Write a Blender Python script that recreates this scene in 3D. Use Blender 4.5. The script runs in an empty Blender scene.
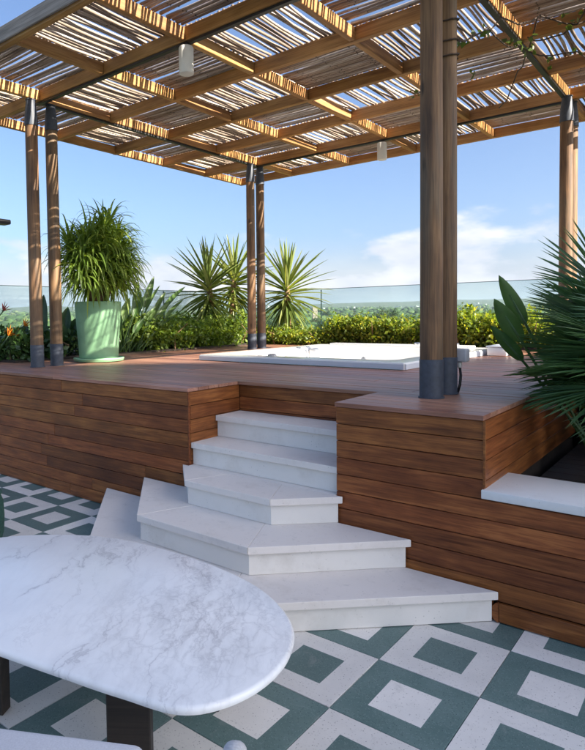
import bpy, bmesh, math, random
import numpy as np
from mathutils import Vector, Matrix, noise as mnoise

random.seed(7)
RNG = np.random.default_rng(11)
SC = bpy.context.scene
COL = SC.collection

# ------------------------------------------------------------------ camera
TH, PITCH, ROLL, CAMH = 0.703, 0.042, 0.014, 1.57
FPX, CX, CY, IW, IH = 611.7, 220.9, 340.9, 585.0, 750.0
Rv = Vector((math.cos(TH), math.sin(TH), 0)); Fv = Vector((-math.sin(TH), math.cos(TH), 0)); Zv = Vector((0, 0, 1))
fw = Fv * math.cos(PITCH) - Zv * math.sin(PITCH)
up = Fv * math.sin(PITCH) + Zv * math.cos(PITCH)
rc = Rv * math.cos(ROLL) - up * math.sin(ROLL)
uc = Rv * math.sin(ROLL) + up * math.cos(ROLL)
cam = bpy.data.cameras.new('camera'); camo = bpy.data.objects.new('camera', cam); COL.objects.link(camo)
m = Matrix.Identity(4)
for i in range(3):
    m[i][0] = rc[i]; m[i][1] = uc[i]; m[i][2] = -fw[i]; m[i][3] = (0, 0, CAMH)[i]
camo.matrix_world = m
cam.sensor_fit = 'HORIZONTAL'; cam.sensor_width = 36.0; cam.lens = FPX / IW * 36.0
cam.shift_x = (IW / 2 - CX) / IW; cam.shift_y = (CY - IH / 2) / IW
cam.clip_start = 0.05; cam.clip_end = 30000
SC.camera = camo

# ------------------------------------------------------------------ sky, sun, exposure
ELEV, ALPHA = math.radians(28.0), math.radians(6.0)      # sun low, almost along +X
SUN = Vector((math.cos(ALPHA) * math.cos(ELEV), math.sin(ALPHA) * math.cos(ELEV), math.sin(ELEV)))
W = bpy.data.worlds.new('World'); SC.world = W; W.use_nodes = True
nt = W.node_tree; nt.nodes.clear()
N = nt.nodes.new; L = nt.links.new
sky = N('ShaderNodeTexSky'); sky.sky_type = 'NISHITA'; sky.sun_disc = False
sky.sun_elevation = ELEV; sky.sun_rotation = math.atan2(SUN.x, SUN.y)
sky.air_density = 0.8; sky.dust_density = 3.4; sky.ozone_density = 4.2; sky.altitude = 100
tc = N('ShaderNodeTexCoord'); sep = N('ShaderNodeSeparateXYZ'); L(tc.outputs['Generated'], sep.inputs[0])
mp = N('ShaderNodeMapping'); L(tc.outputs['Generated'], mp.inputs[0])
mp.inputs['Scale'].default_value = (1, 1, 2.6); mp.inputs['Location'].default_value = (4.4, 0.3, 0.5)
cn = N('ShaderNodeTexNoise'); cn.inputs['Scale'].default_value = 2.6; cn.inputs['Detail'].default_value = 9; cn.inputs['Roughness'].default_value = 0.56
L(mp.outputs[0], cn.inputs['Vector'])
zr = N('ShaderNodeMapRange'); zr.inputs['From Min'].default_value = 0.02; zr.inputs['From Max'].default_value = 0.24; zr.inputs['To Min'].default_value = 0.10; zr.inputs['To Max'].default_value = -0.20
L(sep.outputs['Z'], zr.inputs['Value'])
ad = N('ShaderNodeMath'); ad.operation = 'ADD'; L(cn.outputs['Fac'], ad.inputs[0]); L(zr.outputs[0], ad.inputs[1])
cr = N('ShaderNodeMapRange'); cr.interpolation_type = 'SMOOTHSTEP'; cr.inputs['From Min'].default_value = 0.485; cr.inputs['From Max'].default_value = 0.575
L(ad.outputs[0], cr.inputs['Value'])
hz = N('ShaderNodeMapRange'); hz.interpolation_type = 'SMOOTHSTEP'; hz.inputs['From Min'].default_value = 0.13; hz.inputs['From Max'].default_value = 0.0; hz.inputs['To Max'].default_value = 0.85
L(sep.outputs['Z'], hz.inputs['Value'])
mm = N('ShaderNodeMath'); mm.operation = 'MULTIPLY'; mm.inputs[1].default_value = 0.92; L(cr.outputs[0], mm.inputs[0])
mu2 = N('ShaderNodeMath'); mu2.operation = 'MAXIMUM'; L(mm.outputs[0], mu2.inputs[0]); L(hz.outputs[0], mu2.inputs[1])
mx = N('ShaderNodeMix'); mx.data_type = 'RGBA'; L(mu2.outputs[0], mx.inputs['Factor']); L(sky.outputs[0], mx.inputs['A'])
c2 = N('ShaderNodeTexNoise'); c2.inputs['Scale'].default_value = 9.0; c2.inputs['Detail'].default_value = 6; L(mp.outputs[0], c2.inputs['Vector'])
ccol = N('ShaderNodeMix'); ccol.data_type = 'RGBA'; ccol.inputs['A'].default_value = (2.5, 2.75, 3.2, 1); ccol.inputs['B'].default_value = (3.6, 3.65, 3.75, 1)
c3 = N('ShaderNodeMapRange'); c3.inputs['From Min'].default_value = 0.36; c3.inputs['From Max'].default_value = 0.62; L(c2.outputs['Fac'], c3.inputs['Value']); L(c3.outputs[0], ccol.inputs['Factor'])
L(ccol.outputs['Result'], mx.inputs['B'])
bg = N('ShaderNodeBackground'); bg.inputs['Strength'].default_value = 0.079
L(mx.outputs['Result'], bg.inputs['Color'])
ow = N('ShaderNodeOutputWorld'); L(bg.outputs[0], ow.inputs[0])
sl = bpy.data.lights.new('sun', 'SUN'); sl.energy = 5.0; sl.angle = math.radians(0.4); sl.color = (1.0, 0.91, 0.78)
so = bpy.data.objects.new('sun', sl); COL.objects.link(so); so.location = (20, 4, 15)
so.rotation_euler = (-SUN).to_track_quat('-Z', 'Y').to_euler()
vs = SC.view_settings; vs.view_transform = 'Standard'; vs.look = 'None'; vs.gamma = 1; vs.use_curve_mapping = False
vs.exposure = 1.84

# ------------------------------------------------------------------ material helpers
def new_mat(name):
    mt = bpy.data.materials.new(name); mt.use_nodes = True
    t = mt.node_tree; b = t.nodes['Principled BSDF']
    return mt, t, b
def node(t, k, **kw):
    n = t.nodes.new(k)
    for a, v in kw.items(): setattr(n, a, v)
    return n
def ramp(t, fac, stops):
    r = node(t, 'ShaderNodeValToRGB'); e = r.color_ramp.elements
    while len(e) < len(stops): e.new(0.5)
    for x, (p, c) in zip(e, stops): x.position = p; x.color = (*c, 1) if len(c) == 3 else c
    t.links.new(fac, r.inputs[0]); return r.outputs[0]
def noise_tex(t, vec, scale, detail=4, rough=0.55, dist=0.0):
    n = node(t, 'ShaderNodeTexNoise'); n.inputs['Scale'].default_value = scale; n.inputs['Detail'].default_value = detail
    n.inputs['Roughness'].default_value = rough; n.inputs['Distortion'].default_value = dist
    if vec is not None: t.links.new(vec, n.inputs['Vector'])
    return n
def mapping(t, vec, scale=(1, 1, 1), loc=None):
    q = node(t, 'ShaderNodeMapping'); q.inputs['Scale'].default_value = scale; t.links.new(vec, q.inputs[0])
    if loc is not None:
        if isinstance(loc, tuple): q.inputs['Location'].default_value = loc
        else: t.links.new(loc, q.inputs['Location'])
    return q.outputs[0]
def math_n(t, op, a, b=None, clamp=False):
    n = node(t, 'ShaderNodeMath', operation=op); n.use_clamp = clamp
    for i, v in enumerate((a, b)):
        if v is None: continue
        if isinstance(v, (int, float)): n.inputs[i].default_value = v
        else: t.links.new(v, n.inputs[i])
    return n.outputs[0]
def mixc(t, fac, a, b, blend='MIX'):
    n = node(t, 'ShaderNodeMix', data_type='RGBA', blend_type=blend)
    if isinstance(fac, (int, float)): n.inputs['Factor'].default_value = fac
    else: t.links.new(fac, n.inputs['Factor'])
    for k, v in (('A', a), ('B', b)):
        if isinstance(v, tuple): n.inputs[k].default_value = (*v, 1)
        else: t.links.new(v, n.inputs[k])
    return n.outputs['Result']
def bump(t, b, h, strength=0.3, dist=0.01):
    n = node(t, 'ShaderNodeBump'); n.inputs['Strength'].default_value = strength; n.inputs['Distance'].default_value = dist
    t.links.new(h, n.inputs['Height']); t.links.new(n.outputs[0], b.inputs['Normal'])
def obj_coords(t):
    c = node(t, 'ShaderNodeTexCoord'); o = node(t, 'ShaderNodeObjectInfo')
    s = math_n(t, 'MULTIPLY', o.outputs['Random'], 37.0)
    cb = node(t, 'ShaderNodeCombineXYZ')
    for i in range(3): t.links.new(s, cb.inputs[i])
    return c.outputs['Object'], cb.outputs[0], o.outputs['Random']

def wood(name, dark, mid, light, stretch=(1.2, 22, 22), rough=0.45, tint=(0.55, 1.2), coat=0.0, spec=0.5, huev=0.012, knots=0.0, bumpk=0.25, grey=None):
    mt, t, b = new_mat(name)
    co, off, rnd = obj_coords(t)
    v = mapping(t, co, stretch, off)
    n1 = noise_tex(t, v, 1.0, 5, 0.6, 0.6)
    v2 = mapping(t, co, (stretch[0] * 0.9, 3.5, 3.5), off)
    n2 = noise_tex(t, v2, 1.3, 3, 0.55, 0.4)
    f = math_n(t, 'ADD', math_n(t, 'MULTIPLY', n1.outputs['Fac'], 0.6), math_n(t, 'MULTIPLY', n2.outputs['Fac'], 0.45))
    c = ramp(t, f, [(0.36, dark), (0.52, mid), (0.68, light)])
    tn = math_n(t, 'MULTIPLY_ADD', rnd, tint[1] - tint[0]); tn.node.inputs[2].default_value = tint[0]
    hs = node(t, 'ShaderNodeHueSaturation'); t.links.new(c, hs.inputs['Color']); t.links.new(tn, hs.inputs['Value'])
    r2 = math_n(t, 'FRACT', math_n(t, 'MULTIPLY', rnd, 7.31))
    hue = math_n(t, 'MULTIPLY_ADD', r2, huev); hue.node.inputs[2].default_value = 0.5 - huev * .55
    t.links.new(hue, hs.inputs['Hue'])
    out = hs.outputs[0]
    if grey:
        g = noise_tex(t, mapping(t, co, (0.8, 5, 5), off), 1.5, 4)
        gm = ramp(t, g.outputs['Fac'], [(0.45, (0, 0, 0)), (0.62, (1, 1, 1))])
        out = mixc(t, math_n(t, 'MULTIPLY', gm, grey[1]), out, grey[0])
    if knots > 0:
        vo = node(t, 'ShaderNodeTexVoronoi'); vo.inputs['Scale'].default_value = 1.0
        t.links.new(mapping(t, co, (2.2, 7, 7), off), vo.inputs['Vector'])
        k = ramp(t, vo.outputs['Distance'], [(0.05, (1, 1, 1)), (0.13, (0, 0, 0))])
        out = mixc(t, math_n(t, 'MULTIPLY', k, knots), out, tuple(x * 0.35 for x in dark))
    t.links.new(out, b.inputs['Base Color'])
    rr = math_n(t, 'MULTIPLY_ADD', n2.outputs['Fac'], 0.3); rr.node.inputs[2].default_value = rough - 0.15
    t.links.new(rr, b.inputs['Roughness'])
    b.inputs['Coat Weight'].default_value = coat; b.inputs['Coat Roughness'].default_value = 0.25; b.inputs['Specular IOR Level'].default_value = spec
    fg = noise_tex(t, mapping(t, co, (stretch[0] * 2, 130, 130), off), 1.0, 3, 0.7)
    out = mixc(t, math_n(t, 'MULTIPLY', ramp(t, fg.outputs['Fac'], [(0.45, (0, 0, 0)), (0.66, (1, 1, 1))]), 0.6), out, mixc(t, 1.0, out, (0.45, 0.40, 0.36), 'MULTIPLY'))
    t.links.new(out, b.inputs['Base Color'])
    bump(t, b, n1.outputs['Fac'], bumpk, 0.004)
    return mt

M = {}
M['cladding'] = wood('varnished_cladding', (0.115, 0.035, 0.011), (0.215, 0.070, 0.020), (0.35, 0.128, 0.036), rough=0.45, tint=(0.68, 1.24), spec=0.3, stretch=(2.6, 44, 44), huev=0.009)
M['deck'] = wood('deck_board_wood', (0.25, 0.115, 0.074), (0.37, 0.185, 0.122), (0.46, 0.25, 0.17), spec=0.28, rough=0.40, tint=(0.75, 1.15), bumpk=0.35)
M['beam'] = wood('pine_beam', (0.27, 0.12, 0.032), (0.45, 0.225, 0.066), (0.58, 0.32, 0.11), stretch=(1.5, 26, 26), rough=0.6, tint=(0.8, 1.15), knots=0.5)
M['fascia'] = wood('weathered_fascia', (0.17, 0.15, 0.13), (0.30, 0.265, 0.235), (0.42, 0.38, 0.34), rough=0.8, tint=(0.9, 1.1))
M['post'] = wood('log_post', (0.075, 0.040, 0.018), (0.195, 0.108, 0.046), (0.33, 0.19, 0.083), stretch=(1.6, 30, 30), rough=0.7, tint=(0.85, 1.1), knots=0.9, bumpk=0.5, grey=((0.13, 0.105, 0.07), 0.55))
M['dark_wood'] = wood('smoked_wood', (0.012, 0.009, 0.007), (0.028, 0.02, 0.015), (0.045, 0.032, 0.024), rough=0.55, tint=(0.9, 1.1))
M['core'] = wood('dark_timber', (0.010, 0.007, 0.005), (0.018, 0.012, 0.009), (0.03, 0.02, 0.014), rough=0.9)  # near-black wood for the deck substructure and planter walls

def simple(name, col, rough=0.6, metal=0.0, nscale=None, namt=0.12, bumps=0.0, spec=None, coat=0.0):
    mt, t, b = new_mat(name); b.inputs['Base Color'].default_value = (*col, 1)
    b.inputs['Roughness'].default_value = rough; b.inputs['Metallic'].default_value = metal; b.inputs['Coat Weight'].default_value = coat
    if nscale:
        c = node(t, 'ShaderNodeTexCoord'); n = noise_tex(t, c.outputs['Object'], nscale, 5)
        lo = tuple(max(0, x * (1 - namt)) for x in col); hi = tuple(min(1, x * (1 + namt)) for x in col)
        t.links.new(ramp(t, n.outputs['Fac'], [(0.3, lo), (0.7, hi)]), b.inputs['Base Color'])
        if bumps: bump(t, b, n.outputs['Fac'], bumps, 0.004)
    return mt
M['steel'] = simple('dark_blue_grey_steel', (0.045, 0.055, 0.075), 0.55, 0.0, 30, 0.25, 0.1)
M['black'] = simple('black_metal', (0.012, 0.011, 0.011), 0.5)
M['lampwhite'] = simple('frosted_white_plastic', (0.72, 0.70, 0.64), 0.5, 0, 12, 0.06)
M['socket_grey'] = simple('grey_socket_plastic', (0.42, 0.43, 0.45), 0.5, 0, 20, 0.08)
M['acrylic'] = simple('white_acrylic', (0.82, 0.81, 0.78), 0.16, 0, 3, 0.02)
M['acrylic_side'] = simple('shade_grey_acrylic', (0.60, 0.64, 0.69), 0.35, 0, 5, 0.04)  # bluish grey puts the shade on the white tub's outer faces into the colour
M['pot'] = simple('mint_green_glaze', (0.19, 0.36, 0.20), 0.42, 0, 4, 0.2, 0.04)
M['soil'] = simple('dark_soil', (0.035, 0.024, 0.016), 0.95, 0, 25, 0.4, 0.6)
M['white_fabric'] = simple('white_outdoor_fabric', (0.62, 0.61, 0.62), 0.85, 0, 220, 0.08, 0.15)
M['tube'] = simple('pale_grey_rope_tube', (0.55, 0.55, 0.55), 0.7, 0, 150, 0.15, 0.2)
M['velvet'] = simple('dark_green_velvet', (0.022, 0.075, 0.058), 0.9, 0, 60, 0.35, 0.25)
M['rendered_wall'] = simple('white_render', (0.72, 0.70, 0.66), 0.9, 0, 3, 0.05, 0.1)
M['blocker_roof'] = simple('terracotta_tiles', (0.32, 0.13, 0.07), 0.85, 0, 9, 0.25, 0.3)
M['flower'] = simple('orange_petal', (0.75, 0.25, 0.015), 0.6, 0, 30, 0.3)
M['flower_red'] = simple('red_bract', (0.30, 0.06, 0.04), 0.6, 0, 30, 0.3)
M['bark'] = simple('fibrous_bark', (0.20, 0.125, 0.065), 0.95, 0, 18, 0.4, 0.7)
M['stem'] = simple('vine_stem', (0.05, 0.032, 0.02), 0.8)
M['chrome'] = simple('brushed_steel', (0.45, 0.46, 0.48), 0.3, 0.9)
M['wall_far'] = simple('far_pale_render', (0.42, 0.34, 0.24), 0.9)

def stone(name, col, col2, speck=0.25, scale=9, rough=0.75, dirt=0.25):
    mt, t, b = new_mat(name)
    co, off, rnd = obj_coords(t)
    v = mapping(t, co, (1, 1, 1), off)
    n = noise_tex(t, v, scale, 6, 0.65)
    n2 = noise_tex(t, v, 1.7, 5, 0.6, 0.5)
    c = mixc(t, n2.outputs['Fac'], col, col2)
    c = mixc(t, ramp(t, n.outputs['Fac'], [(0.30, (speck,) * 3), (0.42, (0, 0, 0))]), c, tuple(x * 0.62 for x in col))
    vo = node(t, 'ShaderNodeTexVoronoi'); vo.inputs['Scale'].default_value = 46; t.links.new(v, vo.inputs['Vector'])
    vm = noise_tex(t, v, 7, 2)
    pit = math_n(t, 'MULTIPLY', ramp(t, vo.outputs['Distance'], [(0.07, (1, 1, 1)), (0.14, (0, 0, 0))]), ramp(t, vm.outputs['Fac'], [(0.50, (0, 0, 0)), (0.60, (1, 1, 1))]))
    c = mixc(t, math_n(t, 'MULTIPLY', pit, 0.6), c, tuple(x * 0.3 for x in col))
    n3 = noise_tex(t, v, 3.1, 8, 0.7)
    c = mixc(t, math_n(t, 'MULTIPLY', ramp(t, n3.outputs['Fac'], [(0.52, (0, 0, 0)), (0.75, (1, 1, 1))]), dirt), c, (col[0] * 0.6, col[1] * 0.56, col[2] * 0.5))
    t.links.new(c, b.inputs['Base Color']); b.inputs['Roughness'].default_value = rough
    h = math_n(t, 'SUBTRACT', n.outputs['Fac'], math_n(t, 'MULTIPLY', pit, 1.5))
    bump(t, b, h, 0.25, 0.004)
    return mt
M['tread'] = stone('pale_stone_tread', (0.80, 0.745, 0.69), (0.69, 0.64, 0.59), 0.35, 22, dirt=0.45)
M['riser'] = stone('painted_riser', (0.78, 0.75, 0.70), (0.69, 0.66, 0.61), 0.12, 6, dirt=0.42)
M['coping'] = stone('white_stone_coping', (0.80, 0.79, 0.76), (0.72, 0.71, 0.68), 0.1, 5)

def terrazzo(name, base, alt, chips, chip_amt, scale=150):
    mt, t, b = new_mat(name)
    co, off, rnd = obj_coords(t)
    v = mapping(t, co, (1, 1, 1), off)
    vo = node(t, 'ShaderNodeTexVoronoi'); vo.inputs['Scale'].default_value = scale; t.links.new(v, vo.inputs['Vector'])
    sp = node(t, 'ShaderNodeSeparateColor'); t.links.new(vo.outputs['Color'], sp.inputs[0])
    n = noise_tex(t, v, 6, 5, 0.6)
    c = mixc(t, ramp(t, n.outputs['Fac'], [(0.35, (0, 0, 0)), (0.65, (1, 1, 1))]), base, alt)
    near = ramp(t, vo.outputs['Distance'], [(0.25, (1, 1, 1)), (0.45, (0, 0, 0))])
    pick = ramp(t, sp.outputs[0], [(chip_amt - 0.03, (1, 1, 1)), (chip_amt, (0, 0, 0))])
    c = mixc(t, math_n(t, 'MULTIPLY', math_n(t, 'MULTIPLY', near, pick), 0.75), c, chips[0])
    pick2 = ramp(t, sp.outputs[1], [(chip_amt * 0.5 - 0.03, (1, 1, 1)), (chip_amt * 0.5, (0, 0, 0))])
    c = mixc(t, math_n(t, 'MULTIPLY', math_n(t, 'MULTIPLY', near, pick2), 0.8), c, chips[1])
    # scuffs
    sc = noise_tex(t, mapping(t, co, (3, 3, 3), off), 2.2, 9, 0.75, 1.0)
    c = mixc(t, math_n(t, 'MULTIPLY', ramp(t, sc.outputs['Fac'], [(0.58, (0, 0, 0)), (0.74, (1, 1, 1))]), 0.42), c, (0.38, 0.37, 0.345))
    tn = math_n(t, 'MULTIPLY_ADD', rnd, 0.22); tn.node.inputs[2].default_value = 0.88
    hs = node(t, 'ShaderNodeHueSaturation'); t.links.new(c, hs.inputs['Color']); t.links.new(tn, hs.inputs['Value'])
    t.links.new(hs.outputs[0], b.inputs['Base Color'])
    rr = ramp(t, n.outputs['Fac'], [(0.3, (0.45,) * 3), (0.7, (0.62,) * 3)]); t.links.new(rr, b.inputs['Roughness'])
    return mt
M['teal'] = terrazzo('teal_terrazzo', (0.100, 0.168, 0.156), (0.135, 0.205, 0.19), ((0.20, 0.275, 0.26), (0.05, 0.09, 0.086)), 0.5, 150)
M['light'] = terrazzo('white_terrazzo', (0.80, 0.765, 0.71), (0.73, 0.70, 0.65), ((0.56, 0.53, 0.49), (0.30, 0.27, 0.24)), 0.15)
M['grout'] = simple('grey_grout', (0.16, 0.15, 0.14), 0.95, 0, 40, 0.2)

def marble():
    mt, t, b = new_mat('veined_white_marble')
    c = node(t, 'ShaderNodeTexCoord'); co = c.outputs['Object']
    def warp(vec, scale, amt, detail=4):
        w = noise_tex(t, vec, scale, detail, 0.6)
        s = node(t, 'ShaderNodeVectorMath', operation='SUBTRACT'); t.links.new(w.outputs['Color'], s.inputs[0]); s.inputs[1].default_value = (0.5, 0.5, 0.5)
        k = node(t, 'ShaderNodeVectorMath', operation='SCALE'); k.inputs['Scale'].default_value = amt; t.links.new(s.outputs[0], k.inputs[0])
        a = node(t, 'ShaderNodeVectorMath', operation='ADD'); t.links.new(vec, a.inputs[0]); t.links.new(k.outputs[0], a.inputs[1])
        return a.outputs[0]
    # veins run away from the viewer, leaning: rotate then stretch
    rot = node(t, 'ShaderNodeMapping'); rot.inputs['Rotation'].default_value = (0, 0, math.radians(-36)); t.links.new(co, rot.inputs[0])
    wv = warp(rot.outputs[0], 3.0, 0.30, 6)
    st = mapping(t, wv, (2.3, 0.55, 1), (1.7, 0.3, 0))
    n1 = noise_tex(t, st, 1.5, 6, 0.55)
    rid = math_n(t, 'ABSOLUTE', math_n(t, 'SUBTRACT', n1.outputs['Fac'], 0.5))
    vein = ramp(t, rid, [(0.0, (1, 1, 1)), (0.007, (0.6, 0.6, 0.6)), (0.012, (0.25, 0.25, 0.25)), (0.06, (0, 0, 0))])
    msk = noise_tex(t, mapping(t, rot.outputs[0], (1.6, 0.7, 1), (4.1, 2, 0)), 1.6, 3)
    vein = math_n(t, 'MULTIPLY', vein, ramp(t, msk.outputs['Fac'], [(0.40, (0, 0, 0)), (0.56, (1, 1, 1))]))
    wv2 = warp(rot.outputs[0], 6.0, 0.14, 6)
    n2 = noise_tex(t, mapping(t, wv2, (4.5, 1.0, 1), (0.2, 5.3, 0)), 2.2, 7, 0.6)
    rid2 = math_n(t, 'ABSOLUTE', math_n(t, 'SUBTRACT', n2.outputs['Fac'], 0.5))
    vein2 = math_n(t, 'MULTIPLY', ramp(t, rid2, [(0.0, (0.7,) * 3), (0.018, (0, 0, 0))]), ramp(t, noise_tex(t, mapping(t, rot.outputs[0], (1.3, 0.6, 1), (9.1, 3, 0)), 1.9, 2).outputs['Fac'], [(0.48, (0, 0, 0)), (0.58, (1, 1, 1))]))
    # brecciated grey area towards the rounded end
    gr = node(t, 'ShaderNodeVectorMath', operation='SUBTRACT'); t.links.new(warp(co, 3.5, 0.35), gr.inputs[0]); gr.inputs[1].default_value = (0.44, 0.12, 0.45)
    gs = node(t, 'ShaderNodeVectorMath', operation='LENGTH'); t.links.new(gr.outputs[0], gs.inputs[0])
    area = ramp(t, gs.outputs['Value'], [(0.12, (1, 1, 1)), (0.55, (0, 0, 0))])
    rot2 = node(t, 'ShaderNodeMapping'); rot2.inputs['Rotation'].default_value = (0, 0, math.radians(58)); rot2.inputs['Scale'].default_value = (1, 1, 1); t.links.new(co, rot2.inputs[0])
    vo = node(t, 'ShaderNodeTexVoronoi', feature='DISTANCE_TO_EDGE'); vo.inputs['Scale'].default_value = 13
    t.links.new(mapping(t, warp(rot2.outputs[0], 9, 0.16, 5), (0.5, 1.3, 1)), vo.inputs['Vector'])
    br = ramp(t, vo.outputs['Distance'], [(0.0, (1, 1, 1)), (0.035, (0.4,) * 3), (0.13, (0, 0, 0))])
    n4 = noise_tex(t, mapping(t, rot2.outputs[0], (3, 12, 1)), 1.4, 7, 0.65, 0.5)
    br2 = math_n(t, 'ADD', math_n(t, 'MULTIPLY', br, 0.7), ramp(t, n4.outputs['Fac'], [(0.44, (0, 0, 0)), (0.70, (0.6,) * 3)]), clamp=True)
    breccia = math_n(t, 'MULTIPLY', br2, area)
    fineall = math_n(t, 'MULTIPLY', ramp(t, n4.outputs['Fac'], [(0.5, (0, 0, 0)), (0.75, (1, 1, 1))]), 0.10)
    cloud = noise_tex(t, rot.outputs[0], 2.6, 6, 0.6)
    base = mixc(t, ramp(t, cloud.outputs['Fac'], [(0.42, (0, 0, 0)), (0.75, (1, 1, 1))]), (0.90, 0.895, 0.875), (0.82, 0.82, 0.81))
    col = mixc(t, math_n(t, 'MULTIPLY', breccia, 0.7), base, (0.48, 0.475, 0.475))
    col = mixc(t, fineall, col, (0.45, 0.44, 0.45))
    col = mixc(t, math_n(t, 'MULTIPLY', vein, 0.6), col, (0.42, 0.41, 0.42))
    col = mixc(t, math_n(t, 'MULTIPLY', vein2, 0.5), col, (0.40, 0.385, 0.39))
    t.links.new(col, b.inputs['Base Color']); b.inputs['Roughness'].default_value = 0.27
    return mt
M['marble'] = marble()

def leafmat(name, dark, light, trans=0.35, rough=0.5, yellow=None):
    mt, t, b = new_mat(name)
    g = node(t, 'ShaderNodeNewGeometry'); o = node(t, 'ShaderNodeObjectInfo')
    r = math_n(t, 'FRACT', math_n(t, 'ADD', g.outputs['Random Per Island'], o.outputs['Random']))
    stops = [(0.0, dark), (0.75, light)]
    if yellow: stops.append((1.0, yellow))
    c = ramp(t, r, stops)
    tc_ = node(t, 'ShaderNodeTexCoord'); n = noise_tex(t, tc_.outputs['Object'], 9, 3)
    hs = node(t, 'ShaderNodeHueSaturation'); t.links.new(c, hs.inputs['Color'])
    vv = math_n(t, 'MULTIPLY_ADD', n.outputs['Fac'], 0.7); vv.node.inputs[2].default_value = 0.65; t.links.new(vv, hs.inputs['Value'])
    t.links.new(hs.outputs[0], b.inputs['Base Color']); b.inputs['Roughness'].default_value = rough
    tr = node(t, 'ShaderNodeBsdfTranslucent')
    tcol = mixc(t, 1.0, hs.outputs[0], (1.5, 1.35, 0.5), 'MULTIPLY'); t.links.new(tcol, tr.inputs['Color'])
    ms = node(t, 'ShaderNodeMixShader'); ms.inputs[0].default_value = trans
    t.links.new(b.outputs[0], ms.inputs[1]); t.links.new(tr.outputs[0], ms.inputs[2])
    t.links.new(ms.outputs[0], t.nodes['Material Output'].inputs[0])
    return mt
M['hedge'] = leafmat('hedge_leaf', (0.07, 0.135, 0.018), (0.18, 0.27, 0.038), 0.5, 0.45, (0.28, 0.36, 0.06))
M['hedge_yellow'] = leafmat('golden_hedge_leaf', (0.085, 0.15, 0.018), (0.22, 0.29, 0.036), 0.5, 0.45, (0.42, 0.41, 0.06))
M['low_leaf'] = leafmat('dark_glossy_leaf', (0.028, 0.07, 0.018), (0.07, 0.14, 0.035), 0.2, 0.35)
M['yucca'] = leafmat('yucca_leaf', (0.085, 0.13, 0.03), (0.19, 0.24, 0.055), 0.35, 0.38, (0.30, 0.33, 0.11))
M['ribbon'] = leafmat('ribbon_leaf', (0.095, 0.165, 0.026), (0.20, 0.30, 0.05), 0.45, 0.4, (0.32, 0.40, 0.09))
M['strelitzia'] = leafmat('strelitzia_leaf', (0.06, 0.125, 0.032), (0.13, 0.21, 0.055), 0.3, 0.38)
M['strel_dark'] = leafmat('broad_dark_leaf', (0.018, 0.055, 0.016), (0.035, 0.09, 0.022), 0.18, 0.35)
M['palm'] = leafmat('fan_palm_leaf', (0.045, 0.12, 0.045), (0.095, 0.19, 0.070), 0.25, 0.34)
M['strel_mid'] = leafmat('broad_green_leaf', (0.045, 0.115, 0.032), (0.075, 0.16, 0.045), 0.22, 0.33)
M['vine'] = leafmat('vine_leaf', (0.04, 0.08, 0.012), (0.09, 0.14, 0.025), 0.4, 0.5)
M['tree'] = leafmat('woodland_leaf', (0.030, 0.062, 0.014), (0.075, 0.125, 0.027), 0.25, 0.7, (0.14, 0.16, 0.04))
M['far_tree'] = leafmat('far_woodland_leaf', (0.028, 0.058, 0.016), (0.075, 0.125, 0.03), 0.0, 0.9, (0.13, 0.155, 0.04))

def cane_mat():
    mt, t, b = new_mat('weathered_cane')
    co, off, rnd = obj_coords(t)
    g = node(t, 'ShaderNodeNewGeometry')
    r = math_n(t, 'FRACT', math_n(t, 'ADD', g.outputs['Random Per Island'], rnd))
    base = ramp(t, r, [(0.0, (0.22, 0.165, 0.12)), (0.45, (0.38, 0.30, 0.23)), (0.8, (0.50, 0.42, 0.34)), (1.0, (0.58, 0.52, 0.45))])
    n = noise_tex(t, mapping(t, co, (3, 40, 40), off), 1.0, 5, 0.6)
    c = mixc(t, ramp(t, n.outputs['Fac'], [(0.4, (0, 0, 0)), (0.65, (1, 1, 1))]), base, mixc(t, 1.0, base, (0.55, 0.5, 0.45), 'MULTIPLY'))
    t.links.new(c, b.inputs['Base Color']); b.inputs['Roughness'].default_value = 0.7
    bump(t, b, n.outputs['Fac'], 0.3, 0.003)
    return mt
M['cane'] = cane_mat()

def glass_mat():
    mt, t, b = new_mat('tinted_railing_glass'); t.nodes.remove(b)
    tr = node(t, 'ShaderNodeBsdfTransparent'); tr.inputs['Color'].default_value = (0.82, 0.90, 0.91, 1)
    gl = node(t, 'ShaderNodeBsdfGlossy'); gl.inputs['Roughness'].default_value = 0.02
    df = node(t, 'ShaderNodeBsdfDiffuse'); df.inputs['Color'].default_value = (0.55, 0.62, 0.62, 1)
    fr = node(t, 'ShaderNodeFresnel'); fr.inputs['IOR'].default_value = 1.45
    m1 = node(t, 'ShaderNodeMixShader'); m1.inputs[0].default_value = 0.05
    t.links.new(tr.outputs[0], m1.inputs[1]); t.links.new(df.outputs[0], m1.inputs[2])
    m2 = node(t, 'ShaderNodeMixShader'); t.links.new(math_n(t, 'MULTIPLY', fr.outputs[0], 0.6), m2.inputs[0])
    t.links.new(m1.outputs[0], m2.inputs[1]); t.links.new(gl.outputs[0], m2.inputs[2])
    t.links.new(m2.outputs[0], t.nodes['Material Output'].inputs[0])
    return mt
M['glass'] = glass_mat()
M['glass_edge'] = simple('green_glass_edge', (0.06, 0.11, 0.11), 0.25)
def ground_mat():
    mt, t, b = new_mat('meadow_and_scrub')
    c = node(t, 'ShaderNodeTexCoord'); n = noise_tex(t, c.outputs['Object'], 0.02, 8, 0.6)
    t.links.new(ramp(t, n.outputs['Fac'], [(0.35, (0.035, 0.06, 0.016)), (0.55, (0.07, 0.095, 0.028)), (0.72, (0.15, 0.13, 0.06))]), b.inputs['Base Color'])
    b.inputs['Roughness'].default_value = 1.0
    return mt
M['ground'] = ground_mat()

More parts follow.
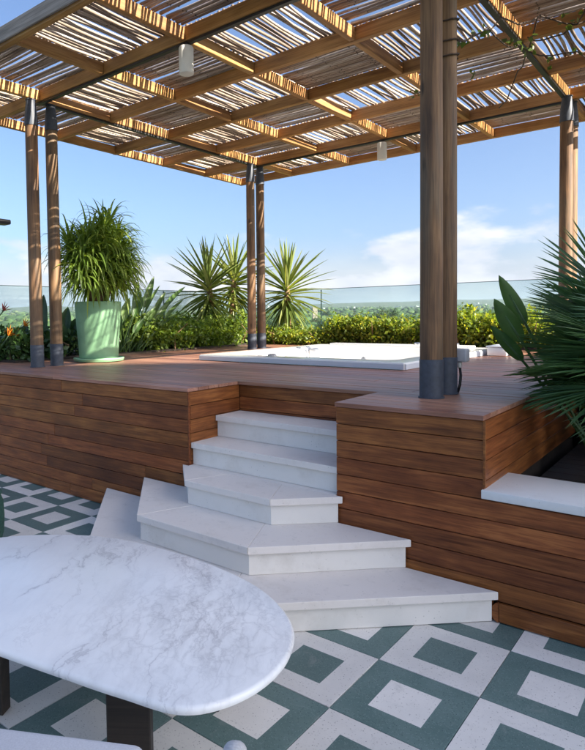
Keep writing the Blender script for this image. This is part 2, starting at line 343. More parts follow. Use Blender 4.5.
# ------------------------------------------------------------------ object helpers
def tag(o, label=None, cat=None, group=None, kind=None):
    if label: o['label'] = label
    if cat: o['category'] = cat
    if group: o['group'] = group
    if kind: o['kind'] = kind
    return o
def empty(name, loc=(0, 0, 0), rz=0):
    o = bpy.data.objects.new(name, None); COL.objects.link(o); o.location = loc; o.rotation_euler = (0, 0, rz); o.empty_display_size = 0.1
    return o
def link(name, me, parent=None, loc=(0, 0, 0), rot=(0, 0, 0)):
    o = bpy.data.objects.new(name, me); COL.objects.link(o)
    o.location = loc; o.rotation_euler = rot
    if parent is not None: o.parent = parent
    return o
def mesh_of(name, verts, faces, mats, smooth=False, mi=None):
    me = bpy.data.meshes.new(name); me.from_pydata([tuple(v) for v in verts], [], faces)
    for x in (mats if isinstance(mats, (list, tuple)) else [mats]): me.materials.append(x)
    if mi is not None: me.polygons.foreach_set('material_index', mi)
    if smooth: me.polygons.foreach_set('use_smooth', [True] * len(me.polygons))
    me.update(); return me
def bm_mesh(name, bm, mats, smooth=False):
    me = bpy.data.meshes.new(name); bm.normal_update(); bm.to_mesh(me); bm.free()
    for x in (mats if isinstance(mats, (list, tuple)) else [mats]): me.materials.append(x)
    if smooth: me.polygons.foreach_set('use_smooth', [True] * len(me.polygons))
    return me
def box_mesh(name, sx, sy, sz, mat, bev=0.0, seg=1):
    """box centred in x and y and z"""
    bm = bmesh.new(); bmesh.ops.create_cube(bm, size=1)
    for v in bm.verts: v.co = Vector((v.co.x * sx, v.co.y * sy, v.co.z * sz))
    if bev: bmesh.ops.bevel(bm, geom=bm.edges[:], offset=bev, segments=seg, affect='EDGES', profile=0.5)
    return bm_mesh(name, bm, mat, smooth=seg > 1)
def prism_mesh(name, poly, z0, z1, mat, bev=0.0, seg=1, top_only=False):
    bm = bmesh.new()
    vs_ = [bm.verts.new((x, y, z0)) for x, y in poly]; f = bm.faces.new(vs_)
    r = bmesh.ops.extrude_face_region(bm, geom=[f])
    for v in r['geom']:
        if isinstance(v, bmesh.types.BMVert): v.co.z = z1
    bmesh.ops.recalc_face_normals(bm, faces=bm.faces[:])
    if bev:
        ed = [e for e in bm.edges if (not top_only) or all(abs(v.co.z - z1) < 1e-6 for v in e.verts)]
        bmesh.ops.bevel(bm, geom=ed, offset=bev, segments=seg, affect='EDGES', profile=0.5)
    return bm_mesh(name, bm, mat, smooth=False)
def lathe_mesh(name, prof, mat, n=32, smooth=True):
    verts, faces = [], []
    for r, z in prof:
        for k in range(n):
            a = 2 * math.pi * k / n; verts.append((r * math.cos(a), r * math.sin(a), z))
    for i in range(len(prof) - 1):
        for k in range(n):
            k2 = (k + 1) % n; faces.append((i * n + k, i * n + k2, (i + 1) * n + k2, (i + 1) * n + k))
    if prof[0][0] > 1e-6: faces.append(tuple(reversed(range(n))))
    if prof[-1][0] > 1e-6: faces.append(tuple((len(prof) - 1) * n + k for k in range(n)))
    me = mesh_of(name, verts, faces, mat, smooth)
    return me
def tube(verts, faces, pts, radii, n=6):
    pts = [Vector(p) for p in pts]; b0 = len(verts)
    for i, p in enumerate(pts):
        d = (pts[min(i + 1, len(pts) - 1)] - pts[max(i - 1, 0)]).normalized()
        a = d.cross(Vector((0, 0, 1)));
        if a.length < 1e-3: a = d.cross(Vector((1, 0, 0)))
        a.normalize(); c = d.cross(a)
        r = radii[i] if isinstance(radii, (list, tuple)) else radii
        for k in range(n):
            t = 2 * math.pi * k / n; verts.append(p + (a * math.cos(t) + c * math.sin(t)) * r)
    for i in range(len(pts) - 1):
        for k in range(n):
            k2 = (k + 1) % n
            faces.append((b0 + i * n + k, b0 + i * n + k2, b0 + (i + 1) * n + k2, b0 + (i + 1) * n + k))
    faces.append(tuple(b0 + k for k in reversed(range(n)))); faces.append(tuple(b0 + (len(pts) - 1) * n + k for k in range(n)))
def auto_smooth(me, ang=40):
    me.polygons.foreach_set('use_smooth', [True] * len(me.polygons))
    try: me.set_sharp_from_angle(angle=math.radians(ang))
    except Exception: pass
    return me

# leaf strips: V-folded ribbons that arch under their own weight
def strip(verts, faces, base, d, length, width, droop, nseg=5, fold=0.25, prof=None, side_hint=None):
    d = Vector(d).normalized(); p = Vector(base); b0 = len(verts); st = length / nseg
    side = d.cross(side_hint if side_hint is not None else Vector((0, 0, 1)))
    if side.length < 0.05: side = d.cross(Vector((random.random() - .5, random.random() - .5, 0.1)))
    side.normalize()
    for i in range(nseg + 1):
        u = i / nseg
        w = width * (prof(u) if prof else (min(1, 0.55 + 3 * u) * (1 - u) ** 0.7 + 0.02)) * 0.5
        nrm = side.cross(d).normalized()
        verts += [p - side * w + nrm * (w * fold), p - nrm * (w * fold), p + side * w + nrm * (w * fold)]
        p = p + d * st; d = (d + Vector((0, 0, -1)) * droop * st * (0.4 + u)).normalized()
        side = (side - d * side.dot(d)).normalized()
    for i in range(nseg):
        a = b0 + i * 3
        faces.append((a, a + 1, a + 4, a + 3)); faces.append((a + 1, a + 2, a + 5, a + 4))

def leaf_quads(C, A, S, ln, wd):
    """arrays of centres, axes, sides -> kite leaves"""
    n = len(C); ln = ln[:, None]; wd = wd[:, None]
    nrm = np.cross(A, S)
    v = np.empty((n, 4, 3)); v[:, 0] = C - A * ln * .5; v[:, 1] = C + S * wd * .5 + nrm * wd * .12; v[:, 2] = C + A * ln * .5; v[:, 3] = C - S * wd * .5 + nrm * wd * .12
    return v.reshape(-1, 3)
def quads_mesh(name, V, mat):
    n = len(V) // 4; me = bpy.data.meshes.new(name)
    me.vertices.add(len(V)); me.vertices.foreach_set('co', np.asarray(V, dtype=np.float32).ravel())
    me.loops.add(n * 4); me.loops.foreach_set('vertex_index', np.arange(n * 4, dtype=np.int32))
    me.polygons.add(n); me.polygons.foreach_set('loop_start', np.arange(0, n * 4, 4, dtype=np.int32))
    me.materials.append(mat); me.update(calc_edges=True); me.validate(); return me
def rand_dirs(n, zb=0.0):
    d = RNG.normal(size=(n, 3)); d[:, 2] += zb; return d / np.linalg.norm(d, axis=1, keepdims=True)
def frames(n, zb):
    A = rand_dirs(n, zb * .4); Nn = rand_dirs(n, zb); S = np.cross(A, Nn); S /= np.linalg.norm(S, axis=1, keepdims=True) + 1e-9
    return A, S
def clumps(centres, radii, per, size, zb=0.6, aspect=0.5):
    """leaf clusters round given centres"""
    C = np.repeat(centres, per, 0); R = np.repeat(radii, per)
    P = C + rand_dirs(len(C)) * (R * RNG.random(len(C)) ** 0.45)[:, None]
    A, S = frames(len(P), zb); ln = size * RNG.uniform(0.6, 1.35, len(P))
    return leaf_quads(P, A, S, ln, ln * aspect)

# ------------------------------------------------------------------ the setting: far ground, woodland, hills
GZ = -17.0
def gz(r): return GZ + 0.0145 * max(0.0, min(r, 4500) - 420)
def ground():
    R = 7200; n = 64; rings = [0, 60, 150, 420, 900, 2000, 4500, R]
    verts = [(0, 0, GZ)]; faces = []
    for r in rings[1:]:
        for k in range(n): a = 2 * math.pi * k / n; verts.append((r * math.cos(a), r * math.sin(a), gz(r)))
    for k in range(n): faces.append((0, 1 + k, 1 + (k + 1) % n))
    for i in range(len(rings) - 2):
        for k in range(n):
            k2 = (k + 1) % n; a = 1 + i * n; faces.append((a + k, a + n + k, a + n + k2, a + k2))
    o = link('ground', mesh_of('ground', verts, faces, M['ground'])); tag(o, kind='structure'); return o
ground()
def hills():
    n, mrows = 120, 8; verts, faces = [], []
    az0 = math.atan2(Fv.y, Fv.x)
    for i in range(n + 1):
        a = az0 + math.radians(75) - math.radians(150) * i / n
        hgt = 62 + 40 * mnoise.noise(Vector((i * 0.09, 3.3, 0))) + 16 * mnoise.noise(Vector((i * 0.31, 9.1, 0)))
        hgt = max(14, hgt)
        for j in range(mrows + 1):
            u = j / mrows; r = 4300 + 2600 * u
            z = gz(4300) - 2 + hgt * math.sin(math.pi * min(1, u * 0.62)) * (1 + 0.12 * mnoise.noise(Vector((i * .5, j * 1.3, 2))))
            verts.append((r * math.cos(a), r * math.sin(a), z - (2 if j == 0 else 0)))
    for i in range(n):
        for j in range(mrows):
            a = i * (mrows + 1) + j; faces.append((a, a + 1, a + mrows + 2, a + mrows + 1))
    o = link('hills', mesh_of('hills', verts, faces, M['ground'], True)); tag(o, kind='structure')
hills()
def far_wood():
    # one mass of crowns from 420 m outwards
    bm = bmesh.new(); bmesh.ops.create_icosphere(bm, subdivisions=2, radius=1.0)
    bv = np.array([v.co[:] for v in bm.verts]); bf = np.array([[v.index for v in f.verts] for f in bm.faces]); bm.free()
    V, F_ = [], []; k = 0; az0 = math.atan2(Fv.y, Fv.x)
    for q in range(2300):
        r = 400 * (9.5 ** (RNG.random() ** 0.9)); a = az0 + RNG.uniform(-0.75, 0.75)
        S_ = RNG.uniform(4.5, 10.5) * (1 + r / 6000); H_ = RNG.uniform(6.0, 13.0) * (1.35 if RNG.random() < .12 else 1)
        for lobe in range(2 if r > 1500 else 3):
            s = S_ * RNG.uniform(.45, .85); hgt = H_ * RNG.uniform(.6, 1.0)
            j = 1 + 0.20 * RNG.normal(size=(len(bv), 1))
            off = RNG.normal(size=2) * S_ * .55
            v = bv * np.clip(j, .6, 1.5) * [s * 1.25, s * 1.25, hgt * .5] + [r * math.cos(a) + off[0], r * math.sin(a) + off[1], gz(r) + hgt * .5]
            V.append(v); F_.append(bf + k); k += len(bv)
    V = np.concatenate(V); F_ = np.concatenate(F_)
    me = bpy.data.meshes.new('far_woodland'); me.vertices.add(len(V)); me.vertices.foreach_set('co', V.astype(np.float32).ravel())
    me.loops.add(F_.size); me.loops.foreach_set('vertex_index', F_.ravel().astype(np.int32)); me.polygons.add(len(F_))
    me.polygons.foreach_set('loop_start', np.arange(0, F_.size, 3, dtype=np.int32)); me.materials.append(M['far_tree']); me.update(calc_edges=True)
    o = link('far_woodland', me); tag(o, 'mass of treetops stretching to the hazy horizon beyond the glass', 'woodland', kind='stuff')
far_wood()
def far_town():
    verts, faces = [], []; az0 = math.atan2(Fv.y, Fv.x)
    for q in range(70):
        r = RNG.uniform(3600, 5600); a = az0 + RNG.uniform(-0.75, 0.5); w, d, h = RNG.uniform(6, 18), RNG.uniform(6, 14), RNG.uniform(7, 14)
        x, y = r * math.cos(a), r * math.sin(a); z = gz(r) - 3 + max(0, (r - 4300) / 2600 * 75)
        b = len(verts)
        for zz in (z, z + h):
            verts += [(x - w, y - d, zz), (x + w, y - d, zz), (x + w, y + d, zz), (x - w, y + d, zz)]
        faces += [(b, b + 3, b + 2, b + 1), (b + 4, b + 5, b + 6, b + 7), (b, b + 1, b + 5, b + 4), (b + 1, b + 2, b + 6, b + 5), (b + 2, b + 3, b + 7, b + 6), (b + 3, b, b + 4, b + 7)]
    o = link('far_town', mesh_of('far_town', verts, faces, M['rendered_wall'])); tag(o, 'pale specks of a distant town along the hazy horizon', 'town', kind='stuff')
far_town()

def tree_meshes(seed):
    rr = np.random.default_rng(seed); n = 46
    h = 1.0
    cc = rr.normal(size=(n, 3)); cc /= np.linalg.norm(cc, axis=1, keepdims=True)
    cc *= (0.55 + 0.45 * rr.random(n))[:, None]
    cc = cc * [4.0, 4.0, 3.0] + [0, 0, 6.0]; cc[:, 0] += 0.8 * rr.normal(); cc[:, 2] += 0.6 * rr.normal(size=n)
    V = clumps(cc, rr.uniform(0.8, 1.7, n), 42, 0.62, 0.7, 0.6)
    crown = quads_mesh('crown', V, M['tree'])
    v, f = [], []
    tube(v, f, [(0, 0, 0), (0.1, 0, 2.2), (0.05, 0.1, 4.5), (0, 0, 6.8)], [0.34, 0.26, 0.18, 0.06], 8)
    for c in cc[:12]: tube(v, f, [(0.05, 0.05, 2.6 + rr.random() * 2), tuple(c * [.55, .55, 1] - [0, 0, .6]), tuple(c)], [0.13, 0.08, 0.03], 5)
    return crown, mesh_of('trunk', v, f, M['bark'], True)
TREES = [tree_meshes(s) for s in (1, 2, 3, 4, 5)]
def woodland():
    for q in range(84):
        u = RNG.uniform(-0.05, 0.62); d = 210 + 420 * RNG.random() ** 0.8
        p = Fv * d + Rv * (u * d); c, t_ = TREES[q % 5]
        o = empty('woodland_tree', (p.x, p.y, GZ), RNG.uniform(0, 6.28)); s = RNG.uniform(1.25, 2.05); o.scale = (s, s, s * RNG.uniform(0.9, 1.15))
        tag(o, 'leafy tree among the woodland beyond the glass railing', 'tree', 'woodland trees beyond the railing')
        link('crown', c, o); link('trunk', t_, o)
woodland()
def tower():
    p = Fv * 640 + Rv * (640 * (315 - CX) / FPX); o = empty('tower_building', (p.x, p.y, GZ), TH)
    w = link('wall', box_mesh('wall', 5, 5, 25, M['wall_far'], 0.05), o, (0, 0, 12.5))
    link('roof', box_mesh('roof', 5.5, 5.5, 0.7, M['wall_far']), o, (0, 0, 25.35))
    for k in range(4):
        for x in (-1.2, 1.2): link('window', box_mesh('window', 0.7, 0.1, 1.1, M['dark_wood']), o, (x, -2.53, 8 + k * 4.3))
    tag(o, 'small tan tower block rising from the woodland beside the glass seam', 'building')
tower()

# unseen house added to the right as a sun blocker: its roof slope throws the terrace into shade
def sun_blocker():
    X0 = 40.0; o = empty('sun_blocker_house', (X0, 0, GZ))
    tan = math.tan(ELEV); ta = math.tan(ALPHA)
    def need(x, y, z): return y + ta * (X0 - x), z + (X0 - x) * tan / math.cos(ALPHA)
    ya, za = need(-5.35, 3.75, DECKZ); yb, zb = need(-1.9, 7.0, DECKZ)
    sl_ = (zb - za) / (yb - ya); f_ = lambda y: za + sl_ * (y - ya)
    rz_ = 4.6; prof = [(-1.0, 0), (-1.0, f_(rz_) - GZ - 3.0), (rz_, f_(rz_) - GZ), (13.5, f_(13.5) - GZ), (13.5, 0)]
    v = []
    for x in (0, 8): v += [(x, a_, b_) for a_, b_ in prof]
    f = [(0, 1, 2, 3, 4), (9, 8, 7, 6, 5)] + [(i, i + 5, (i + 1) % 5 + 5, (i + 1) % 5) for i in range(5)]
    link('wall', mesh_of('wall', v, f, M['rendered_wall']), o)
    def slab(a, b):
        (y0, z0), (y1, z1) = a, b; L_ = math.hypot(y1 - y0, z1 - z0); ny, nz = -(z1 - z0) / L_, (y1 - y0) / L_
        vv = []
        for x in (-0.35, 8.35):
            vv += [(x, y0 + ny * .01, z0 + nz * .01), (x, y1 + ny * .01, z1 + nz * .01), (x, y1 + ny * .16, z1 + nz * .16), (x, y0 + ny * .16, z0 + nz * .16)]
        return mesh_of('roof', vv, [(0, 1, 2, 3), (7, 6, 5, 4), (0, 4, 5, 1), (1, 5, 6, 2), (2, 6, 7, 3), (3, 7, 4, 0)], M['blocker_roof'])
    link('roof', slab(prof[1], prof[2]), o); link('roof', slab(prof[2], prof[3]), o)
    for z in range(2, 32, 4):
        for y in (0, 3.5, 7, 10.5):
            w = link('window', box_mesh('window', 0.06, 1.3, 1.7, M['black']), o, (-0.02, y, z)); link('sill', box_mesh('sill', 0.12, 1.5, 0.05, M['coping']), w, (-0.03, 0, -0.9))
    tag(o, 'unseen tall pale house with pitched terracotta roof, added to shade the terrace', 'building')
DECKZ = 1.044
sun_blocker()

# ------------------------------------------------------------------ terrace floor: concentric-square terrazzo tiles
TS, TX, TY = 0.442, -1.224, 2.081
terrace = link('terrace_floor', box_mesh('terrace_floor', 17, 13, 0.3, M['grout']), None, (-3.5, -1.5, -0.166)); tag(terrace, kind='structure')
def tile_mesh(a, b):
    h = TS / 2 - 0.0017; k = 0.109; c = h - 0.0012
    v = [(-h, -h, -.012), (h, -h, -.012), (h, h, -.012), (-h, h, -.012), (-h, -h, -.0012), (h, -h, -.0012), (h, h, -.0012), (-h, h, -.0012),
         (-c, -c, 0), (c, -c, 0), (c, c, 0), (-c, c, 0), (-k, -k, 0), (k, -k, 0), (k, k, 0), (-k, k, 0)]
    f = []
    for i in range(4):
        j = (i + 1) % 4; f += [(i, j, 4 + j, 4 + i), (4 + i, 4 + j, 8 + j, 8 + i), (8 + i, 8 + j, 12 + j, 12 + i)]
    f.append((12, 13, 14, 15))
    return mesh_of('tile', v, f, [a, b], mi=[0] * 12 + [1])
TT, TL = tile_mesh(M['teal'], M['light']), tile_mesh(M['light'], M['teal'])
for i in range(-18, 5):
    for j in range(-6, 3):
        x, y = TX + (i + .5) * TS, TY + (j + .5) * TS
        o = link('tile', TT if (i + j) % 2 == 0 else TL, terrace, (x + 3.5, y + 1.5, 0.166 + random.uniform(-.0008, .0008)), (random.uniform(-.001, .001), random.uniform(-.001, .001), 0))

# ------------------------------------------------------------------ raised deck
DZ, DY = 1.044, 3.205
CL, CI, CR = -3.033, -1.825, -0.975          # corner left of stairs, right of stairs, corner at planter
NY = 3.80                                    # back of the stair notch
deck = empty('raised_deck', (-4, 3.2, 0)); tag(deck, kind='structure')
def on_deck(name, me, loc, rot=(0, 0, 0), par=None):
    o = link(name, me, par or deck, loc, rot)
    if par is None: o.location = Vector(loc) - Vector((-4, 3.2, 0))
    return o
TUBX, TUBY = (-4.88, -2.30), (5.31, 8.12)
core_poly = [(-9, DY + .03), (CL - .03, DY + .03), (CL - .03, NY + .03), (CI + .03, NY + .03), (CI + .03, DY + .03), (CR - .03, DY + .03), (CR - .03, TUBY[0]), (-9, TUBY[0])]
for pl in (core_poly, [(-9, TUBY[0]), (TUBX[0], TUBY[0]), (TUBX[0], TUBY[1]), (-9, TUBY[1])], [(TUBX[1], TUBY[0]), (CR - .03, TUBY[0]), (CR - .03, 5.6), (3, 5.6), (3, TUBY[1]), (TUBX[1], TUBY[1])], [(-9, TUBY[1]), (3, TUBY[1]), (3, 9.9), (-9, 9.9)]):
    on_deck('substructure', prism_mesh('substructure', pl, 0, DZ - 0.034, M['core']), (0, 0, 0))
ROWH = 0.1
_bc = {}
def board_mesh(kind, L_, w, t_, mat, bev):
    k = (kind, round(L_, 3), w, t_)
    if k not in _bc: _bc[k] = box_mesh(kind, L_, w, t_, mat, bev)
    return _bc[k]
# deck boards run along X, 95 mm wide
def deck_rows():
    y = DY - 0.012; w = 0.1165
    while y < 9.85:
        yc = y + w / 2; x0, x1 = -9.0, (CR + .0 if yc < 5.6 else 3.0)
        spans = [(x0, x1)]
        if yc < NY + .01: spans = [(x0, CL + .006), (CI - .006, x1)]
        if yc > 8.86: spans = [(-9.0, -6.45), ]
        if TUBY[0] - .05 < yc < TUBY[1] + .05:
            spans = [(p, q) for (a0, b0) in spans for (p, q) in ((a0, TUBX[0] + .05), (TUBX[1] - .05, b0))]
        for a, b in spans:
            if yc > 3.9 and yc < 9.9: a = max(a, -6.45)
            if b - a < 0.1: continue
            x = a
            while x < b - 0.05:
                L_ = random.choice([1.9, 2.4, 2.9, 3.3]); e = min(b, x + L_)
                if b - e < 0.5: e = b
                me = box_mesh('deck_board', e - x - 0.003, w - 0.005, 0.026, M['deck'], 0.002)
                on_deck('deck_board', me, ((x + e) / 2, yc, DZ - 0.013 + random.uniform(-.0008, .0008)), (random.uniform(-.004, .004), 0, 0))
                x = e
        y += w
deck_rows()
# cladding
def clad(p0, p1, z0, z1, rows, face, proud=0.0, lens=(1.1, 2.6)):
    """boards from p0 to p1 (plan points); face = outward normal"""
    p0, p1 = Vector((*p0, 0)), Vector((*p1, 0)); d = p1 - p0; Lt = d.length; d.normalize(); rz = math.atan2(d.y, d.x); nrm = Vector((*face, 0))
    hh = (z1 - z0) / rows
    for r in range(rows):
        zc = z0 + (r + .5) * hh; x = 0.0
        while x < Lt - 0.01:
            L_ = random.uniform(*lens); e = min(Lt, x + L_)
            if Lt - e < 0.35: e = Lt
            me = box_mesh('cladding_board', e - x - 0.0025, 0.022, hh - 0.004, M['cladding'], 0.0018)
            c = p0 + d * ((x + e) / 2) + nrm * (proud + random.uniform(-.0012, .0012)) - nrm * 0.011
            on_deck('cladding_board', me, (c.x, c.y, zc), (0, random.uniform(-.0008, .0008), rz))
            x = e
TOPF = DZ - 0.028
clad((-9.0, DY), (CL, DY), 0.004, TOPF, 10, (0, -1), lens=(1.3, 3.2))
clad((CL, DY + .022), (CL, NY), 0.004, TOPF, 10, (1, 0))
clad((CL + .0, NY), (CI, NY), 0.35, TOPF, 7, (0, -1))
clad((CI, NY), (CI, DY + .022), 0.004, TOPF, 10, (-1, 0))
clad((CI, DY), (CR, DY), 0.613, TOPF, 4, (0, -1), lens=(2, 3))
clad((CI, DY), (3.0, DY), 0.106, 0.613, 5, (0, -1), lens=(1.2, 2.4))
clad((-0.90, DY), (3.0, DY), 0.004, 0.103, 1, (0, -1), proud=0.014, lens=(2, 3))
clad((CI, DY), (-0.93, DY), 0.004, 0.103, 1, (0, -1), lens=(2, 3))
clad((CR, DY + .022), (CR, 5.6), 0.60, TOPF, 4, (1, 0), lens=(2, 3))
# rounded worn end of the plinth board beside the bottom step
v = []; f = []
def worn_end():
    pts = [(0.035, -0.001)] + [(0.0 + 0.035 - 0.035 * math.sin(a), 0.0495 - 0.0495 * math.cos(a) - 0.0005) for a in [math.pi * k / 10 for k in range(11)]] + [(0.035, 0.0985)]
    bm = bmesh.new(); vs_ = [bm.verts.new((x, 0, z)) for x, z in pts[1:-1]]; fc = bm.faces.new(vs_)
    r = bmesh.ops.extrude_face_region(bm, geom=[fc])
    for q in r['geom']:
        if isinstance(q, bmesh.types.BMVert): q.co.y = 0.022
    bmesh.ops.recalc_face_normals(bm, faces=bm.faces[:])
    return bm_mesh('cladding_board', bm, M['cladding'])
on_deck('cladding_board', worn_end(), (-0.935, DY - 0.014, 0.0045))
# corner trims
for x, y, z0 in ((CL, DY, 0.008), (CR, DY, 0.672)):
    on_deck('corner_trim', box_mesh('corner_trim', 0.012, 0.012, TOPF - z0 - .004, M['cladding'], 0.001), (x + .001, y - .001, (TOPF + z0) / 2))

# planter trough to the right with a white coping
trough = empty('planter_trough', (0.9, 4.4, 0)); tag(trough, 'sunken dark timber planter holding the fan palm right of the deck', 'planter')
def in_tr(name, me, loc, rot=(0, 0, 0)):
    o = link(name, me, trough, Vector(loc) - Vector((0.9, 4.4, 0)), rot); return o
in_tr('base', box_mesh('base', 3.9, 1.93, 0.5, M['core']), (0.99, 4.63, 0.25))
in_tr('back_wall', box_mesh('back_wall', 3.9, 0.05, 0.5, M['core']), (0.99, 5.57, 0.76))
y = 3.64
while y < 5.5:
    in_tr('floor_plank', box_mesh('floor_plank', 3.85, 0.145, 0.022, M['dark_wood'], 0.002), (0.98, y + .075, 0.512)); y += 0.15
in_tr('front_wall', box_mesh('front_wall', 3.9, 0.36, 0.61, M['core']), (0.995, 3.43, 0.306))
x = CR - 0.012
for L_ in (1.35, 1.4, 1.2):
    in_tr('coping_stone', box_mesh('coping_stone', L_ - .003, 0.445, 0.045, M['coping'], 0.004, 2), (x + L_ / 2, DY + 0.205, 0.643)); x += L_

# ------------------------------------------------------------------ stairs
stairs = empty('stone_stairs', (-2.43, 3.2, 0)); tag(stairs, 'white stone stairs with faceted lower treads climbing into the deck', 'stairs')
SX = -2.43
def stair(k, poly_t, poly_r):
    z = 0.162 * k; lo = 0.004 if k == 1 else 0.162 * (k - 1) + 0.001
    def loc(p): return [(x - SX, y - 3.2) for x, y in p]
    if k <= 3:      # three slabs with mitred joints at the front corners
        (lx, yb), (fx0, yf), (fx1, _), (rx, _) = poly_t[:4]; dx = (yb - yf) * math.tan(math.radians(22.5)); g = 0.0009
        mid = [(fx0 + g, yf), (fx1 - g, yf), (fx1 - dx - g, yb), (fx0 + dx + g, yb)]
        if len(poly_t) > 4: mid = mid[:2] + [(fx1 - dx - g, yb), (CI - .004, yb), (CI - .004, 3.262), (CL + .004, 3.262), (CL + .004, yb), (fx0 + dx + g, yb)] if False else mid
        parts = [[(lx, yb), (fx0 - g, yf), (fx0 + dx - g, yb)], mid, [(fx1 + g, yf), (rx, yb), (fx1 - dx + g, yb)]]
        if len(poly_t) > 4: parts.append([(CL + .004, yb + .002), (CI - .004, yb + .002), (CI - .004, 3.262), (CL + .004, 3.262)])
    else: parts = [poly_t]
    for p in parts: link('tread', prism_mesh('tread', loc(p), z - 0.042, z - random.uniform(0, .0008), M['tread'], 0.003, 2), stairs)
    link('riser', prism_mesh('riser', loc(poly_r), lo, z - 0.046, M['riser'], 0.001), stairs)
def trap(hw, hf, yf, yb=DY - 0.014):
    return [(SX - hw, yb), (SX - hf, yf), (SX + hf, yf), (SX + hw, yb)]
def inset(hw, hf, yf, e=0.022):
    return [(SX - hw + e * 1.4, DY - 0.014), (SX - hf + e * .4, yf + e), (SX + hf - e * .4, yf + e), (SX + hw - e * 1.4, DY - 0.014)]
stair(1, trap(1.53, 0.53, 2.20), inset(1.53, 0.53, 2.20))
stair(2, trap(1.075, 0.44, 2.545), inset(1.075, 0.44, 2.545))
notch = lambda y0, e=0: [(CL + .003, y0 + e), (CI - .003, y0 + e), (CI - .003, NY - .003), (CL + .003, NY - .003)]
bk3 = [(CI - .004, DY - .014), (CI - .004, 3.262), (CL + .004, 3.262), (CL + .004, DY - .014)]
stair(3, trap(0.655, 0.345, 2.885) + bk3, inset(0.655, 0.345, 2.885))
stair(4, notch(3.222), notch(3.222, 0.022))
stair(5, notch(3.50), notch(3.50, 0.022))
# concealed block under the upper flight
link('riser', box_mesh('riser', CI - CL - .01, NY - DY - .03, 0.47, M['riser']), stairs, ((CI + CL) / 2 - SX, (NY + DY) / 2 + .01 - 3.2, 0.238))

# ------------------------------------------------------------------ pergola
PX = [-6.77 + 1.06 * k for k in range(7)]
PY = [2.87 + 0.957 * k for k in range(7)]
HB, BD, BW = 3.86, 0.118, 0.06
perg = empty('pergola', (-3.6, 5.7, DZ)); tag(perg, 'timber pergola on paired log posts roofed with alternating panels of canes', 'pergola')
PO = Vector((-3.6, 5.7, DZ))
def in_p(name, me, loc, rot=(0, 0, 0), par=None):
    o = link(name, me, par or perg, loc, rot)
    if par is None: o.location = Vector(loc) - PO
    return o
xl = PX[-1] - PX[0] + BW
for k, y in enumerate(PY):
    in_p('beam', box_mesh('beam', xl, BW, BD, M['beam'], 0.004), ((PX[0] + PX[-1]) / 2, y, HB + BD / 2))
yl = PY[1] - PY[0] - BW - 0.002
ym = box_mesh('cross_beam', yl, BW - .004, BD - .012, M['beam'], 0.004)
for x in PX:
    for j in range(6):
        in_p('cross_beam', ym, (x, (PY[j] + PY[j + 1]) / 2, HB + BD / 2 - .002), (0, 0, math.pi / 2))
# weathered fascia along the front edge
in_p('fascia', box_mesh('fascia', xl + .02, 0.022, 0.125, M['fascia'], 0.003), ((PX[0] + PX[-1]) / 2, PY[0] - BW / 2 - .013, HB + 0.085))
# steel frame under the post lines
for y in (PY[1], PY[5]):
    in_p('steel_bar', box_mesh('steel_bar', PX[5] - PX[1] + .12, 0.045, 0.022, M['black'], 0.002), ((PX[1] + PX[5]) / 2, y, HB - 0.012))
for x in (PX[1], PX[5]):
    in_p('steel_bar', box_mesh('steel_bar', PY[5] - PY[1] - .05, 0.045, 0.022, M['black'], 0.002), (x, (PY[1] + PY[5]) / 2, HB - 0.0125), (0, 0, math.pi / 2))
# posts: log with steel sleeve at foot and a tapering steel cap
def post_mesh():
    v, f = [], []; n = 20; L_ = 3.60 - 1.20; seg = 10
    for i in range(seg + 1):
        u = i / seg
        for k in range(n):
            a = 2 * math.pi * k / n; r = 0.0675 * (1 + 0.012 * math.sin(3 * a + u * 2) + 0.008 * math.sin(7 * u + a)) - 0.004 * u
            v.append((u * L_, r * math.cos(a), r * math.sin(a)))
    for i in range(seg):
        for k in range(n):
            k2 = (k + 1) % n; f.append((i * n + k, i * n + k2, (i + 1) * n + k2, (i + 1) * n + k))
    return mesh_of('log', v, f, M['post'], True)
PM = post_mesh()
SLV = auto_smooth(lathe_mesh('sleeve', [(0.078, 0), (0.078, 0.006), (0.0705, 0.008), (0.0705, 0.235), (0.067, 0.237)], M['steel'], 28), 30)
CAP = auto_smooth(lathe_mesh('cap', [(0.067, 0), (0.0695, 0.001), (0.0695, 0.02), (0.066, 0.10), (0.048, 0.262), (0.055, 0.264), (0.055, 0.272)], M['steel'], 28), 30)
for x in (PX[1] + .01, PX[5] + .03):
    for yc in (3.82, 7.59):
        for dy in (-.122, .122):
            lg = in_p('post', PM, (x, yc + dy, 1.20), (0, -math.pi / 2, 0)); lg.rotation_euler = (random.uniform(0, 6.28), -math.pi / 2, 0)
            lg.rotation_mode = 'QUATERNION'
            lg.rotation_quaternion = Matrix(((0, 1, 0), (0, 0, 1), (1, 0, 0))).to_quaternion() if False else (Vector((1, 0, 0)).rotation_difference(Vector((0, 0, 1))))
            in_p('sleeve', SLV, (x, yc + dy, DZ + .001)); in_p('cap', CAP, (x, yc + dy, 3.578))
